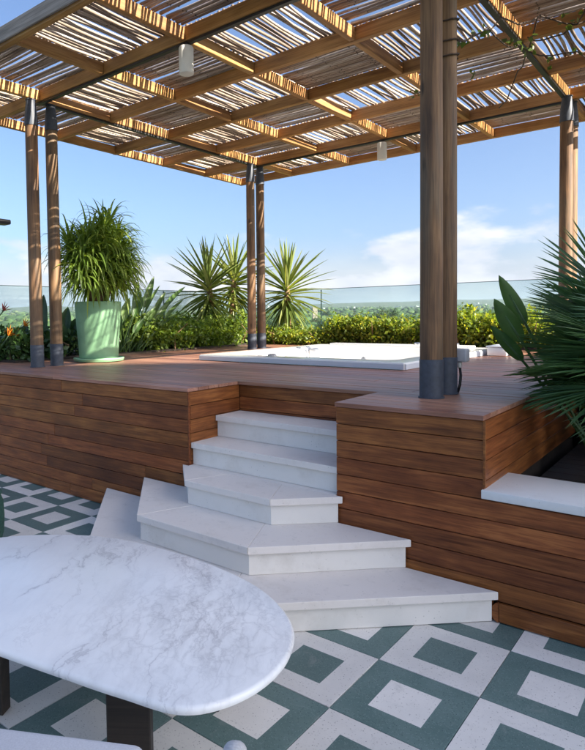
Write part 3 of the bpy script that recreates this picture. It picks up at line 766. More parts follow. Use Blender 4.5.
# canes
def cane_mesh(L_, seed):
    rr = random.Random(seed); v, f = [], []; n = 6; seg = 5
    amp = rr.uniform(-.013, .013); amp2 = rr.uniform(-.006, .006); r0 = rr.uniform(.0115, .0165); ph = rr.uniform(0, 3)
    pts, rad = [], []
    for i in range(seg + 1):
        u = i / seg; pts.append((-L_ / 2 + u * L_, amp * math.sin(math.pi * u + ph * .2) + amp2 * math.sin(6.28 * u + ph), r0 - .016 + .003 * math.sin(5 * u + ph)))
        rad.append(r0 * rr.uniform(.92, 1.06) * (1 - .12 * u))
    tube(v, f, pts, rad, n)
    mi = [0] * len(f)
    for xn in (-.3 * L_, .02, .33 * L_):      # nail heads
        u = xn / L_ + .5; yy = amp * math.sin(math.pi * u + ph * .2) + amp2 * math.sin(6.28 * u + ph); zz = -.016 - .001
        b = len(v); s = .0042
        v += [(xn - s, yy - s, zz), (xn + s, yy - s, zz), (xn + s, yy + s, zz), (xn - s, yy + s, zz), (xn - s, yy - s, zz + .004), (xn + s, yy - s, zz + .004), (xn + s, yy + s, zz + .004), (xn - s, yy + s, zz + .004)]
        q = [(b, b + 3, b + 2, b + 1), (b, b + 1, b + 5, b + 4), (b + 1, b + 2, b + 6, b + 5), (b + 2, b + 3, b + 7, b + 6), (b + 3, b, b + 4, b + 7)]
        f += q; mi += [1] * 5
    return mesh_of('cane', v, f, [M['cane'], M['black']], True, mi)
CX_ = [cane_mesh(1.05, s) for s in range(10)]; CY_ = [cane_mesh(0.95, 50 + s) for s in range(10)]
slots = []
for i in range(6):
    for j in range(6):
        x0, x1, y0, y1 = PX[i], PX[i + 1], PY[j], PY[j + 1]; alongx = (i + j) % 2 == 1
        cxm, cym = (x0 + x1) / 2, (y0 + y1) / 2
        span = (y1 - y0) if alongx else (x1 - x0); t_ = 0.026
        skew = random.uniform(-.015, .015)
        while t_ < span - 0.02:
            if alongx: pos = (cxm + random.uniform(-.01, .01), y0 + t_); rz = random.gauss(skew, .008)
            else: pos = (x0 + t_, cym + random.uniform(-.008, .008)); rz = math.pi / 2 + random.gauss(skew, .010)
            me = random.choice(CX_ if alongx else CY_)
            if random.random() > (0.03 if alongx else 0.05):
                slots.append((pos, rz, me, random.uniform(0, 1) > .5))
            gap = random.uniform(.031, .039) if alongx else random.uniform(.038, .050)
            if random.random() < (.2 if alongx else .06): gap += random.uniform(.014, .034)
            t_ += gap
zc = HB + BD + 0.017
cam_xy = Vector((0, 0)); slots.sort(key=lambda s: (Vector(s[0]) - cam_xy).length + (0 if (-6.9 < s[0][0] < -1.2) else 3))
for (pos, rz, me, fl) in slots[:290]:
    in_p('cane', me, (pos[0], pos[1], zc + random.uniform(-.001, .002)), (0, 0, rz + (math.pi if fl else 0)))
V_, F_, MI = [], [], []
for (pos, rz, me, fl) in slots[290:]:
    b = len(V_); mt_ = Matrix.Translation(Vector((pos[0], pos[1], zc + random.uniform(-.001, .002))) - PO) @ Matrix.Rotation(rz + (math.pi if fl else 0), 4, 'Z')
    V_ += [mt_ @ q.co for q in me.vertices]
    for p in me.polygons: F_.append(tuple(b + i for i in p.vertices)); MI.append(p.material_index)
rest = link('cane', mesh_of('cane', V_, F_, [M['cane'], M['black']], True, MI), perg); tag(rest, kind='stuff')

# hanging white cylinder lamps
def lamp(loc, label):
    o = empty('hanging_lamp', loc); tag(o, label, 'lamp', 'white cylinder lamps under the pergola')
    link('shade', auto_smooth(lathe_mesh('shade', [(0.052, -.225), (0.060, -.222), (0.062, -.21), (0.062, -.012), (0.055, 0)], M['lampwhite'], 28), 35), o)
    link('mount', lathe_mesh('mount', [(0.03, 0.0), (0.03, 0.03)], M['black'], 16), o)
lamp((PX[3] + .02, PY[1] - .012, 3.815), 'white cylinder lamp hanging from the near pergola beam')
lamp((PX[3] - .05, PY[5] - .012, 3.815), 'small white cylinder lamp hanging from the far pergola beam')

# power box on the rear log of the nearest post pair
o = empty('power_box', (-1.36, 3.99, 1.24)); tag(o, 'white outdoor socket box on a black cable beside the near posts', 'socket')
link('housing', box_mesh('housing', 0.072, 0.072, 0.085, M['socket_grey'], 0.010, 3), o, (.0, 0.025, 0.05))
link('plug', lathe_mesh('plug', [(0.013, -0.03), (0.013, 0.01)], M['lampwhite'], 12), o, (-.015, 0.02, 0))
v, f = [], []; tube(v, f, [(-.015, .02, -.02), (-.008, .02, -.08), (-.012, .016, -.14), (-.024, .008, -.193)], .009, 8); link('cable', mesh_of('cable', v, f, M['black'], True), o)

# ------------------------------------------------------------------ hot tub
def rrect(x0, x1, y0, y1, r, n=8):
    out = []
    for (cx_, cy_, a0) in ((x1 - r, y1 - r, 0), (x0 + r, y1 - r, 90), (x0 + r, y0 + r, 180), (x1 - r, y0 + r, 270)):
        for k in range(n + 1):
            a = math.radians(a0 + 90 * k / n); out.append((cx_ + r * math.cos(a), cy_ + r * math.sin(a)))
    return out
def loft(name, rings, mat, cap=True):
    v, f = [], []; n = len(rings[0])
    for r in rings: v += r
    for i in range(len(rings) - 1):
        for k in range(n):
            k2 = (k + 1) % n; f.append((i * n + k, i * n + k2, (i + 1) * n + k2, (i + 1) * n + k))
    if cap: f.append(tuple((len(rings) - 1) * n + k for k in range(n)))
    return mesh_of(name, v, f, mat, True)
tub = empty('hot_tub', (-3.6, 6.7, DZ)); tag(tub, 'white acrylic hot tub set into the deck under the pergola', 'hot tub')
tx0, tx1, ty0, ty1 = -4.86 + 3.6, -2.32 + 3.6, 5.33 - 6.7, 8.10 - 6.7
def ring(g, r, z): return [(x, y, z) for x, y in rrect(tx0 + g, tx1 - g, ty0 + g, ty1 - g, r)]
shell = loft('rim', [ring(0.0, .02, 0.002), ring(0.0, .02, 0.055), ring(0.006, .02, 0.066), ring(0.20, .16, 0.070), ring(0.225, .2, 0.066)], M['acrylic'], False); auto_smooth(shell, 30)
link('rim', shell, tub)
basin = loft('basin', [ring(0.222, .2, 0.064), ring(0.25, .24, 0.03), ring(0.31, .3, -0.30), ring(0.40, .3, -0.36), ring(0.72, .3, -0.38), ring(0.78, .3, -0.42), ring(0.82, .3, -0.74), ring(0.9, .3, -0.78)], M['acrylic'])
link('basin', basin, tub)
link('side_panel', box_mesh('side_panel', tx1 - tx0 - .02, 0.006, 0.05, M['acrylic_side'], 0.001), tub, ((tx0 + tx1) / 2, ty0 - .004, 0.028))
link('side_panel', box_mesh('side_panel', 0.006, ty1 - ty0 - .02, 0.05, M['acrylic_side'], 0.001), tub, (tx1 + .004, (ty0 + ty1) / 2, 0.028))
# raised control ledge at the far side
link('ledge', box_mesh('ledge', tx1 - tx0 - .5, 0.17, 0.03, M['acrylic'], 0.012, 3), tub, ((tx0 + tx1) / 2, ty1 - .10, 0.078))
# moulded seat backs and headrests along the left and far sides
def pillow(loc, sx, sy, sz, rz, name='headrest'):
    bm = bmesh.new(); bmesh.ops.create_cube(bm, size=1)
    bmesh.ops.subdivide_edges(bm, edges=bm.edges[:], cuts=3, use_grid_fill=True)
    for q in bm.verts:
        c = q.co * 2; k = 1 / max(1e-6, (abs(c.x) ** 4 + abs(c.y) ** 4 + abs(c.z) ** 4) ** .25); c = c * (0.35 + 0.65 * min(1, k)) if True else c
        q.co = Vector((c.x * sx / 2, c.y * sy / 2, c.z * sz / 2))
    return link(name, bm_mesh(name, bm, M['acrylic'], True), tub, loc, (0, 0, rz))
for yy in (-0.35, 0.25, 0.85): pillow((tx0 + .30, yy, -0.045), 0.13, 0.44, 0.19, 0)
DISC = auto_smooth(lathe_mesh('control_knob', [(0.05, 0), (0.05, 0.018), (0.038, 0.026), (0, 0.028)], M['chrome'], 20), 35)
for x, y, z in ((0.30, ty1 - .10, .094), (0.80, ty1 - .10, .094), (-0.28, ty0 + .11, .071)): link('control_knob', DISC, tub, (x, y, z))
link('towel_rail', box_mesh('towel_rail', 0.34, 0.08, 0.02, M['acrylic'], 0.01, 2), tub, (0.57, ty1 - .10, .104))
JET = auto_smooth(lathe_mesh('jet', [(0.035, 0), (0.035, .012), (0.02, .014), (0.012, .004)], M['chrome'], 16), 35)
for yy in (-0.65, -0.05, 0.55): link('jet', JET, tub, (tx0 + .30, yy, -.12), (0, math.radians(82), 0))
for xx in (-0.4, 0.22, 0.85): link('jet', JET, tub, (xx, ty1 - .30, -.12), (math.radians(82), 0, 0))
# small white equipment block at the far right corner of the tub
ob = empty('step_block', (-2.16, 7.75, DZ)); tag(ob, 'small white box step at the far right corner of the hot tub', 'step')
link('body', box_mesh('body', 0.22, 0.42, 0.10, M['acrylic'], 0.01, 2), ob, (0, 0, 0.053)); link('top', box_mesh('top', 0.24, 0.44, 0.016, M['acrylic_side'], 0.005, 2), ob, (0, 0, 0.112))

# ------------------------------------------------------------------ glass railing
GX, GY, GT = -7.8, 9.8, 2.02
def railing(name, label, a, b, seams):
    a, b = Vector((*a, 0)), Vector((*b, 0)); d = b - a; L_ = d.length; d.normalize(); rz = math.atan2(d.y, d.x)
    o = empty(name, (a.x, a.y, 1.0), rz); tag(o, label, 'railing')
    cuts = [0.0] + list(seams) + [L_]
    for k in range(len(cuts) - 1):
        w = cuts[k + 1] - cuts[k]; c = (cuts[k] + cuts[k + 1]) / 2
        link('glass_pane', box_mesh('glass_pane', w - 0.012, 0.016, GT - 1.0, M['glass']), o, (c, 0, (GT - 1.0) / 2))
        link('pane_edge', box_mesh('pane_edge', w - 0.014, 0.018, 0.008, M['glass_edge']), o, (c, 0, GT - 1.0 + .0045))
        if k: link('joint', box_mesh('joint', 0.012, 0.02, GT - 1.02, M['glass_edge']), o, (cuts[k], 0, (GT - 1.0) / 2))
    link('base_channel', box_mesh('base_channel', L_, 0.06, 0.09, M['steel'], 0.003), o, (L_ / 2, 0, 0.046))
railing('glass_railing', 'frameless glass railing behind the hot tub, woodland seen through it', (GX + .03, GY), (2.9, GY), (1.90, 5.95, 8.4))
railing('glass_railing', 'frameless glass railing behind the mint pot on the left side', (GX, 1.2), (GX, GY - .03), (2.6, 6.45))

# planting beds
bedA = link('planting_bed', box_mesh('planting_bed', 1.28, 5.9, 0.06, M['soil']), None, (-7.12, 6.86, 1.035)); tag(bedA, kind='structure')
bedB = link('planting_bed', box_mesh('planting_bed', 9.3, 0.88, 0.06, M['soil']), None, (-1.8, 9.34, 1.0355)); tag(bedB, kind='structure')

# ------------------------------------------------------------------ plants
def hedge(name, label, box, n_cl, per, size, mat, stems=14, cat='hedge', rad=(.10, .2), rough=.16):
    (x0, x1), (y0, y1), (z0, z1) = box
    o = empty(name, ((x0 + x1) / 2, (y0 + y1) / 2, z0)); tag(o, label, cat)
    c = np.empty((n_cl, 3)); c[:, 0] = RNG.uniform(x0, x1, n_cl); c[:, 1] = RNG.uniform(y0, y1, n_cl)
    top = np.array([z1 + rough * mnoise.noise(Vector((a * 1.7, b * 1.7, 1.3))) + 0.5 * rough * mnoise.noise(Vector((a * 5, b * 5, 7))) for a, b in c[:, :2]])
    u = RNG.random(n_cl) ** 0.75; c[:, 2] = z0 + .05 + (top - z0 - .1) * u
    c -= np.array(o.location)
    V = clumps(c, RNG.uniform(*rad, n_cl), per, size, 0.25, 0.55)
    link('foliage', quads_mesh('foliage', V, mat), o)
    v, f = [], []
    for k in range(stems):
        x, y = random.uniform(x0, x1) - o.location.x, random.uniform(y0, y1) - o.location.y
        tube(v, f, [(x, y, -.02), (x + random.uniform(-.1, .1), y + random.uniform(-.1, .1), (z1 - z0) * .5), (x + random.uniform(-.2, .2), y + random.uniform(-.2, .2), (z1 - z0) * .9)], [.014, .01, .004], 5)
    tag(link('stems', mesh_of('stems', v, f, M['bark']), o), kind='stuff')
    return o
hedge('hedge', 'dense green hedge between the strelitzia clump and the yuccas', ((-7.45, -6.52), (5.95, 8.35), (1.06, 1.50)), 680, 40, 0.064, M['hedge'], 24)
hedge('hedge', 'golden-green hedge behind the hot tub in front of the glass', ((-5.35, -1.0), (8.98, 9.62), (1.06, 1.46)), 760, 34, 0.066, M['hedge_yellow'], 36, rough=.26)
hedge('hedge', 'low yellow-green shrubs under the yucca right of the back posts', ((-7.1, -5.3), (8.75, 9.6), (1.06, 1.30)), 240, 34, 0.055, M['hedge_yellow'], 16)
hedge('low_shrub', 'low dark-leaved shrubs behind the left posts', ((-7.5, -6.52), (3.95, 5.4), (1.06, 1.36)), 170, 26, 0.085, M['low_leaf'], 10, 'shrub')
hedge('hedge', 'shaded shrubs behind the fan palm at the right edge', ((-0.9, 2.6), (8.98, 9.6), (1.06, 1.38)), 300, 26, 0.07, M['hedge_yellow'], 16)

def yucca(label, base, head_z, lean, length=0.72, n=120, extra=()):
    o = empty('yucca', base); tag(o, label, 'yucca')
    v, f = [], []
    hz = head_z - base[2]; pts = [(0, 0, -.02), (lean[0] * .3, lean[1] * .3, hz * .4), (lean[0] * .7, lean[1] * .7, hz * .75), (lean[0], lean[1], hz)]
    tube(v, f, pts, [.075, .06, .055, .04], 9); link('trunk', mesh_of('trunk', v, f, M['bark'], True), o)
    def head(c, L_, n, name, skirt):
        v, f = [], []
        for k in range(n):
            u = k / n; az = k * 2.399963; el_ = math.radians(84 - 146 * u ** 0.8 + random.uniform(-13, 13)) if skirt else math.radians(86 - 80 * u + random.uniform(-8, 8))
            d = Vector((math.cos(az) * math.cos(el_), math.sin(az) * math.cos(el_), math.sin(el_)))
            b = Vector(c) + Vector((d.x * .03, d.y * .03, -0.55 * u * (1 if skirt else .3)))
            ln = L_ * random.uniform(.8, 1.08) * (0.72 + .28 * math.sin(math.pi * min(1, u + .15)))
            strip(v, f, b, d, ln, random.uniform(.066, .088), random.uniform(.05, .35) + 1.7 * u * u, 6, 0.35, lambda q: min(1, .5 + 2.2 * q) * (1 - q) ** .65 + .01)
        link(name, mesh_of(name, v, f, M['yucca']), o)
    head((lean[0], lean[1], hz), length, n, 'leaf_rosette', True)
    for (dx, dy, dz, L2, n2) in extra: head((dx, dy, dz), L2, n2, 'leaf_rosette', False)
    return o
yucca('tall spiky yucca left of the back pergola posts', (-7.0, 8.05, 1.06), 2.22, (0.02, -0.12), 0.88, 100)
yucca('yucca with its head tucked behind the back pergola posts', (-7.25, 8.85, 1.06), 2.40, (0.0, 0.12), 0.86, 92)
yucca('spiky yucca right of the back pergola posts', (-6.25, 9.25, 1.06), 2.20, (0.0, 0.0), 0.92, 108)

# mint pot with a drooping ribbon plant
PT = Vector((-5.80, 4.60, DZ))
pot = empty('plant_pot', PT); tag(pot, 'mint green tapered plant pot on a saucer beside the left posts', 'pot')
link('pot_body', auto_smooth(lathe_mesh('pot_body', [(0.222, 0.045), (0.228, 0.05), (0.272, 0.685), (0.275, 0.70), (0.268, 0.705), (0.255, 0.70), (0.248, 0.66), (0.245, 0.63), (0.0, 0.63)], M['pot'], 48), 35), pot)
link('saucer', auto_smooth(lathe_mesh('saucer', [(0.25, 0.0), (0.285, 0.01), (0.298, 0.035), (0.295, 0.048), (0.285, 0.05), (0.27, 0.028), (0.0, 0.026)], M['pot'], 48), 35), pot)
link('soil', lathe_mesh('soil', [(0.246, .6), (0.246, .662), (0, .672)], M['soil'], 32), pot)
rp = empty('ribbon_plant', PT + Vector((0, 0, .665))); tag(rp, 'bushy plant with drooping ribbon leaves growing in the mint pot', 'plant')
v, f = [], []; heads = []
for (dx, dy, dz) in ((-.02, .05, .74), (.05, -.18, .78), (-.06, .26, .98), (.16, .12, .72), (-.16, -.10, .66), (.02, .34, .80), (.14, -.34, .60), (.14, .32, .58), (-.1, -.36, .70), (.18, -.08, .52), (.02, .24, .62), (-.04, -.24, .48), (.12, .02, .88), (.05, .32, .52), (.1, -.2, .34), (.12, .18, .36), (.16, 0, .40), (.14, -.36, .44), (.16, .30, .42), (.18, .22, .62), (.18, -.22, .70)):
    tube(v, f, [(dx * .2, dy * .2, -.02), (dx * .5, dy * .5, dz * .5), (dx, dy, dz)], [.026, .018, .010], 7); heads.append((dx, dy, dz))
tag(link('stems', mesh_of('stems', v, f, M['bark'], True), rp), kind='stuff')
for q, hp in enumerate(heads):
    v, f = [], []; n_ = 78
    for k in range(n_):
        u = k / n_; az = k * 2.399963 + q; el_ = math.radians(76 - 95 * u + random.uniform(-14, 14))
        d = Vector((math.cos(az) * math.cos(el_), math.sin(az) * math.cos(el_), math.sin(el_)))
        strip(v, f, Vector((hp[0] * .9, hp[1] * .88, hp[2] * .98)) + Vector((0, 0, -.14 * u)), d, random.uniform(.30, .54), random.uniform(.030, .050), random.uniform(4, 9.5), 7, 0.2)
    link('leaf_tuft', mesh_of('leaf_tuft', v, f, M['ribbon']), rp)

# strelitzia: every paddle leaf its own part
def paddle(name, parent, base, tip, width, mat, petiole=0.5, sag=0.08, roll=0.0):
    base, tip = Vector(base), Vector(tip); d = tip - base; L_ = d.length; dn = d.normalized()
    hint = Vector((math.cos(roll), math.sin(roll), 0)) if roll < 10 else dn.cross(Vector((math.cos(roll - 20), math.sin(roll - 20), 0.25))); side = (hint - dn * hint.dot(dn))
    if side.length < .1: side = dn.cross(Vector((0, 0, 1)))
    side.normalize(); nrm = side.cross(dn)
    v, f = [], []; n = 12; pts = []
    def P(u): return base + d * u + nrm * (sag * L_ * (math.sin(math.pi * u) * .8)) - Vector((0, 0, .10 * L_ * max(0, u - .75) ** 1.2))
    tube(v, f, [P(petiole * k / 4) for k in range(5)] + [P(petiole + (1 - petiole) * .6)], [.014, .012, .011, .010, .009, .004], 6)
    b0 = len(v)
    for i in range(n + 1):
        s = i / n; u = petiole + (1 - petiole) * s; w = width * .5 * (math.sin(math.pi * min(1, s ** .75)) ** .75 if 0 < s < 1 else 0.015)
        p = P(u); wav = .03 * width * math.sin(s * 9 + roll)
        v += [p - side * w + nrm * (w * .45 + wav), p - side * w * .5 + nrm * w * .12, p, p + side * w * .5 + nrm * w * .12, p + side * w + nrm * (w * .45 - wav)]
    for i in range(n):
        for j in range(4): a = b0 + i * 5 + j; f.append((a, a + 1, a + 6, a + 5))
    me = mesh_of(name, [q - parent.location for q in v], f, mat, True)
    return link(name, me, parent)
st = empty('strelitzia_clump', (-6.72, 5.75, 1.06)); tag(st, 'clump of upright strelitzia leaves right of the mint pot', 'plant')
for (b, tp, w) in [((-6.7, 5.85), (-6.6, 6.28, 2.18), .17), ((-6.7, 5.95), (-6.6, 6.95, 2.05), .16), ((-6.75, 5.9), (-6.7, 6.50, 2.06), .10), ((-6.68, 5.85), (-6.55, 6.55, 1.80), .15),
                   ((-6.66, 5.7), (-6.6, 6.02, 1.95), .19), ((-6.7, 5.6), (-6.6, 5.80, 1.85), .20), ((-6.6, 5.9), (-6.5, 6.65, 1.62), .14), ((-6.7, 5.5), (-6.65, 5.62, 1.78), .18),
                   ((-6.66, 5.75), (-6.5, 6.22, 1.72), .15), ((-6.62, 5.6), (-6.48, 5.95, 1.55), .16), ((-6.7, 5.8), (-6.75, 6.12, 2.10), .14), ((-6.6, 5.55), (-6.5, 5.55, 1.6), .15), ((-6.7, 5.7), (-6.9, 6.35, 1.9), .15), ((-6.62, 5.95), (-6.5, 6.42, 1.95), .13), ((-6.6, 6.0), (-6.45, 6.75, 1.84), .12), ((-6.6, 5.9), (-6.45, 6.15, 1.66), .13)]:
    paddle('leaf', st, (b[0], b[1], 1.06), tp, w * .62, M['strelitzia'], .55, .05, random.uniform(.2, 1.2))
v, f = [], []
for k in range(60):
    a = random.uniform(0, 6.28); b = Vector((random.uniform(-.12, .14), random.uniform(-.3, .3), 0)); strip(v, f, b, (math.cos(a) * .35, math.sin(a) * .35, 1), random.uniform(.35, .65), .018, .8, 5)
link('stalks', mesh_of('stalks', v, f, M['strelitzia']), st)
sl_ = empty('bird_of_paradise', (-6.85, 4.35, 1.06)); tag(sl_, 'bird of paradise plant with orange flowers behind the left posts', 'plant')
for (b, tp, w) in [((-6.85, 4.4), (-6.8, 4.53, 1.88), .15), ((-6.8, 4.75), (-6.75, 4.86, 1.72), .16), ((-6.8, 4.8), (-6.7, 5.02, 1.60), .15), ((-6.8, 4.4), (-6.7, 4.42, 1.55), .17), ((-6.9, 4.2), (-6.8, 4.28, 1.50), .16), ((-6.8, 4.7), (-6.68, 4.74, 1.5), .15),
                   ((-6.9, 4.1), (-6.7, 3.98, 1.45), .15), ((-6.8, 4.9), (-6.65, 5.2, 1.55), .14), ((-6.85, 4.5), (-6.6, 4.62, 1.45), .16), ((-6.85, 4.3), (-6.6, 4.2, 1.40), .15), ((-7.0, 4.6), (-7.0, 4.65, 1.75), .14)]:
    paddle('leaf', sl_, (b[0], b[1], 1.06), tp, w, M['strel_dark'], .42, .05, random.uniform(.2, 1.2))
def bop_flower(p, s=1.0, mat='flower'):
    v, f = [], []
    p = Vector(p)
    for (a, e, L_) in ((.6, 60, .12), (.8, 80, .14), (.2, 35, .12), (.9, 100, .11), (.5, 12, .10)):
        d = Rv * math.cos(math.radians(e)) + Zv * math.sin(math.radians(e)) + Fv * (a - .6) * .5
        strip(v, f, p, d, L_ * s, .038 * s, .5, 4, .4)
    me = mesh_of('flower', [q - sl_.location for q in v], f, M[mat]); link('flower', me, sl_)
    v, f = [], []; tube(v, f, [(-6.86, p.y - .05, 1.06), (p.x, p.y - .1, p.z - .12), tuple(p)], [.009, .008, .008], 6)
    strip(v, f, p - Rv * .02, Rv * .9 + Zv * .15, .16 * s, .028, .3, 4, .5)
    link('flower_stalk', mesh_of('flower_stalk', [q - sl_.location for q in v], f, M['strel_dark']), sl_)
bop_flower((-6.7, 4.02, 1.32), 1.25); bop_flower((-6.72, 4.19, 1.47), .9); bop_flower((-6.75, 3.93, 1.66), .9, 'flower_red'); bop_flower((-6.68, 3.95, 1.36), 1.0)

# fan palm at the right, in the shade
palm = empty('fan_palm', (-0.27, 4.38, 0.53)); tag(palm, 'large dark fan palm with spiky fronds spilling over the deck corner', 'palm')
v, f = [], []; tube(v, f, [(0, 0, 0), (0, 0, .25), (.02, 0, .5)], [.11, .12, .10], 12); link('trunk', mesh_of('trunk', v, f, M['bark'], True), palm)
def frond(hub, d, seglen, n=26, spread=118, roll=None, pet0=(0, 0, .48), droop=.5):
    v, f = [], []; hub = Vector(hub); p0 = Vector(pet0)
    d = Vector(d).normalized(); mid = (p0 + hub) / 2 + Vector((0, 0, .05))
    tube(v, f, [p0, mid, hub], [.011, .009, .008], 6)
    side = d.cross(Vector((0, 0, 1)));
    if side.length < .1: side = Vector((1, 0, 0))
    side.normalize()
    if roll: side = (Matrix.Rotation(roll, 3, d) @ side)
    nrm = side.cross(d)
    for k in range(n):
        a = math.radians(-spread + 2 * spread * k / (n - 1) + random.uniform(-2, 2)); q = d * math.cos(a) + side * math.sin(a) + nrm * random.uniform(-.03, .06)
        ln = seglen * (0.72 + .28 * math.cos(a * .8)) * random.uniform(.92, 1.06)
        strip(v, f, hub, q, ln, .027, droop * random.uniform(.6, 1.3), 6, .5, lambda u: (min(1, .35 + 1.6 * u) * (1 - u) ** .55 + .01), side_hint=nrm)
    link('frond', mesh_of('frond', v, f, M['palm']), palm)
# hub offsets are relative to the palm's foot
for (hub, d, L_, sp, rl) in [((-.28, -.10, .92), (-.8, -.25, .55), .52, 75, .5), ((-.33, -.25, .72), (-.8, -.45, -.05), .50, 105, .2), ((-.20, -.35, .70), (-.35, -.85, .05), .55, 110, -.1),
                             ((-.12, -.05, 1.02), (-.3, -.15, 1.0), .50, 80, .9), ((.05, -.3, .85), (.15, -.8, .35), .52, 110, .3), ((-.35, -.05, .66), (-.85, -.1, -.2), .42, 95, .0),
                             ((-.05, -.42, .58), (-.1, -.8, -.45), .50, 105, .1), ((.2, .1, 1.0), (.4, .1, .9), .5, 100, .4), ((-.25, .22, .9), (-.6, .55, .5), .45, 100, -.3),
                             ((.25, -.3, .66), (.5, -.75, -.1), .5, 110, 0), ((-.22, -.25, .85), (-.55, -.5, .3), .5, 100, -.4), ((-.1, -.3, .98), (-.25, -.5, .75), .46, 85, .6)]:
    frond(hub, d, L_, 44, sp, rl)
for (hub, d, L_, sp, rl) in [((-.44, -.16, .66), (-.9, -.35, .02), .44, 95, .15), ((-.40, -.26, .58), (-.75, -.55, -.25), .44, 95, .0), ((-.26, -.36, .60), (-.45, -.8, -.3), .46, 100, -.1), ((-.42, -.05, .78), (-.95, -.15, .15), .44, 85, .4), ((-.30, -.02, 1.10), (-.75, -.1, .8), .55, 70, .9), ((-.12, .05, 1.2), (-.35, .1, 1.0), .5, 75, 1.2), ((.05, -.1, 1.15), (.0, -.2, 1.0), .5, 80, .8), ((-.36, .0, .95), (-.95, .0, .3), .5, 80, .7)]:
    frond(hub, d, L_, 44, sp, rl)
for k in range(12):
    az = random.uniform(math.radians(150), math.radians(290)); e_ = random.uniform(-.15, .9)
    dd = Vector((math.cos(az), math.sin(az), e_)).normalized(); hb = Vector((dd.x * .34, dd.y * .34, .68 + .32 * e_)); frond(hb, dd, random.uniform(.42, .52), 42, random.uniform(85, 112), random.uniform(-.5, .5))
bl = empty('broadleaf_plant', (-0.62, 4.75, 0.53)); tag(bl, 'broad paddle-leaved plant rising behind the fan palm', 'plant')
for (b, tp, w, rl) in [((-.66, 4.6), (-1.235, 4.35, 1.84), .105, 22.1), ((-.66, 4.6), (-1.25, 4.30, 1.68), .125, 22.2), ((-.6, 4.6), (-1.28, 4.32, 1.50), .09, 22.0), ((-.6, 4.7), (-.74, 4.6, 1.86), .20, 21.8), ((-.55, 4.7), (-.60, 4.5, 1.82), .20, 22.5),
                   ((-.5, 4.8), (-.35, 4.5, 1.86), .2, 22), ((-.6, 4.7), (-.85, 4.4, 1.62), .18, 22.3), ((-.5, 4.7), (-.5, 4.2, 1.5), .2, 1.0), ((-.5, 4.6), (-.72, 4.15, 1.42), .17, .7)]:
    paddle('leaf', bl, (b[0], b[1], .53), tp, w, M['strel_mid'], .72, .04, rl)
sh = hedge('leafy_shrub', 'leafy dark shrub at the right edge behind the fan palm', ((-.75, .5), (4.75, 5.35), (.53, 1.62)), 120, 26, .085, M['low_leaf'], 10, 'shrub', (.1, .2))

# vine on the pergola
vi = empty('climbing_vine', (-1.35, 4.0, DZ)); tag(vi, 'thin climbing vine trailing from the near posts across the pergola roof', 'vine')
def stemline(pts, r=.006, sag=.06, jit=.012):
    v, f = [], []; P_ = [Vector(p) for p in pts]; out = []
    for i in range(len(P_) - 1):
        for k in range(5): u = k / 5; out.append(P_[i].lerp(P_[i + 1], u) + Vector((0, 0, -sag * math.sin(math.pi * u))) + Vector([random.uniform(-jit, jit) for _ in range(3)]))
    out.append(P_[-1]); tube(v, f, out, r, 5); link('stem', mesh_of('stem', [q - vi.location for q in v], f, M['stem'], True), vi); return out
lv = []
for pts in ([(-1.42, 3.99, 3.30), (-1.30, 4.6, 3.62), (-1.2, 5.2, 3.80), (-0.8, 5.5, 3.80)], [(-1.40, 4.0, 3.18), (-1.75, 4.9, 3.80), (-2.1, 5.8, 3.80), (-2.6, 6.2, 3.83)], [(-1.41, 4.0, 3.40), (-1.5, 5.0, 3.74), (-1.45, 5.6, 3.79), (-1.1, 6.1, 3.80), (-.9, 6.5, 3.8)],
            [(-1.2, 5.2, 3.8), (-1.6, 6.2, 3.78), (-2.05, 7.2, 3.8)], [(-.8, 5.0, 3.78), (-1.0, 5.35, 3.72), (-1.35, 5.5, 3.79)]):
    lv += stemline(pts)
for z in (3.395, 3.272, 3.179): stemline([(-1.44 + .078 * math.cos(a), 3.942 + .078 * math.sin(a), z + .02 * math.sin(a)) for a in [k * math.pi / 4 for k in range(9)]], .005, 0, .002)
C_ = np.array([lv[i][:] for i in RNG.choice(len(lv), 12)]); C_ = np.vstack([C_, [[-1.5, 5.45, 3.78], [-1.05, 5.35, 3.76], [-.95, 5.3, 3.76], [-1.0, 5.25, 3.7], [-1.3, 6.1, 3.75], [-1.9, 5.8, 3.74]]]) - np.array(vi.location)
link('foliage', quads_mesh('foliage', clumps(C_, np.full(len(C_), .06), 4, .05, .3, .75), M['vine']), vi)

# ------------------------------------------------------------------ furniture
def catmull(pts, n=10):
    out = []; m_ = len(pts)
    for i in range(m_):
        p0, p1, p2, p3 = [np.array(pts[(i + k - 1) % m_]) for k in range(4)]
        for k in range(n):
            t_ = k / n; out.append(tuple(0.5 * ((2 * p1) + (-p0 + p2) * t_ + (2 * p0 - 5 * p1 + 4 * p2 - p3) * t_ ** 2 + (-p0 + 3 * p1 - 3 * p2 + p3) * t_ ** 3)))
    return out
TC = Vector((-1.95, 1.5, 0)); TH_ = 0.45
outline = [(-2.60, 1.885), (-2.314, 2.004), (-1.869, 2.04), (-1.498, 1.985), (-1.235, 1.835), (-1.112, 1.63), (-1.098, 1.40), (-1.19, 1.225), (-1.397, 1.158), (-1.625, 1.106), (-1.888, 1.051), (-2.25, 0.985), (-2.62, 0.985), (-2.90, 1.13), (-2.97, 1.38), (-2.85, 1.66)]
table = empty('coffee_table', TC); tag(table, 'low pebble-shaped coffee table with a veined white marble top', 'table')
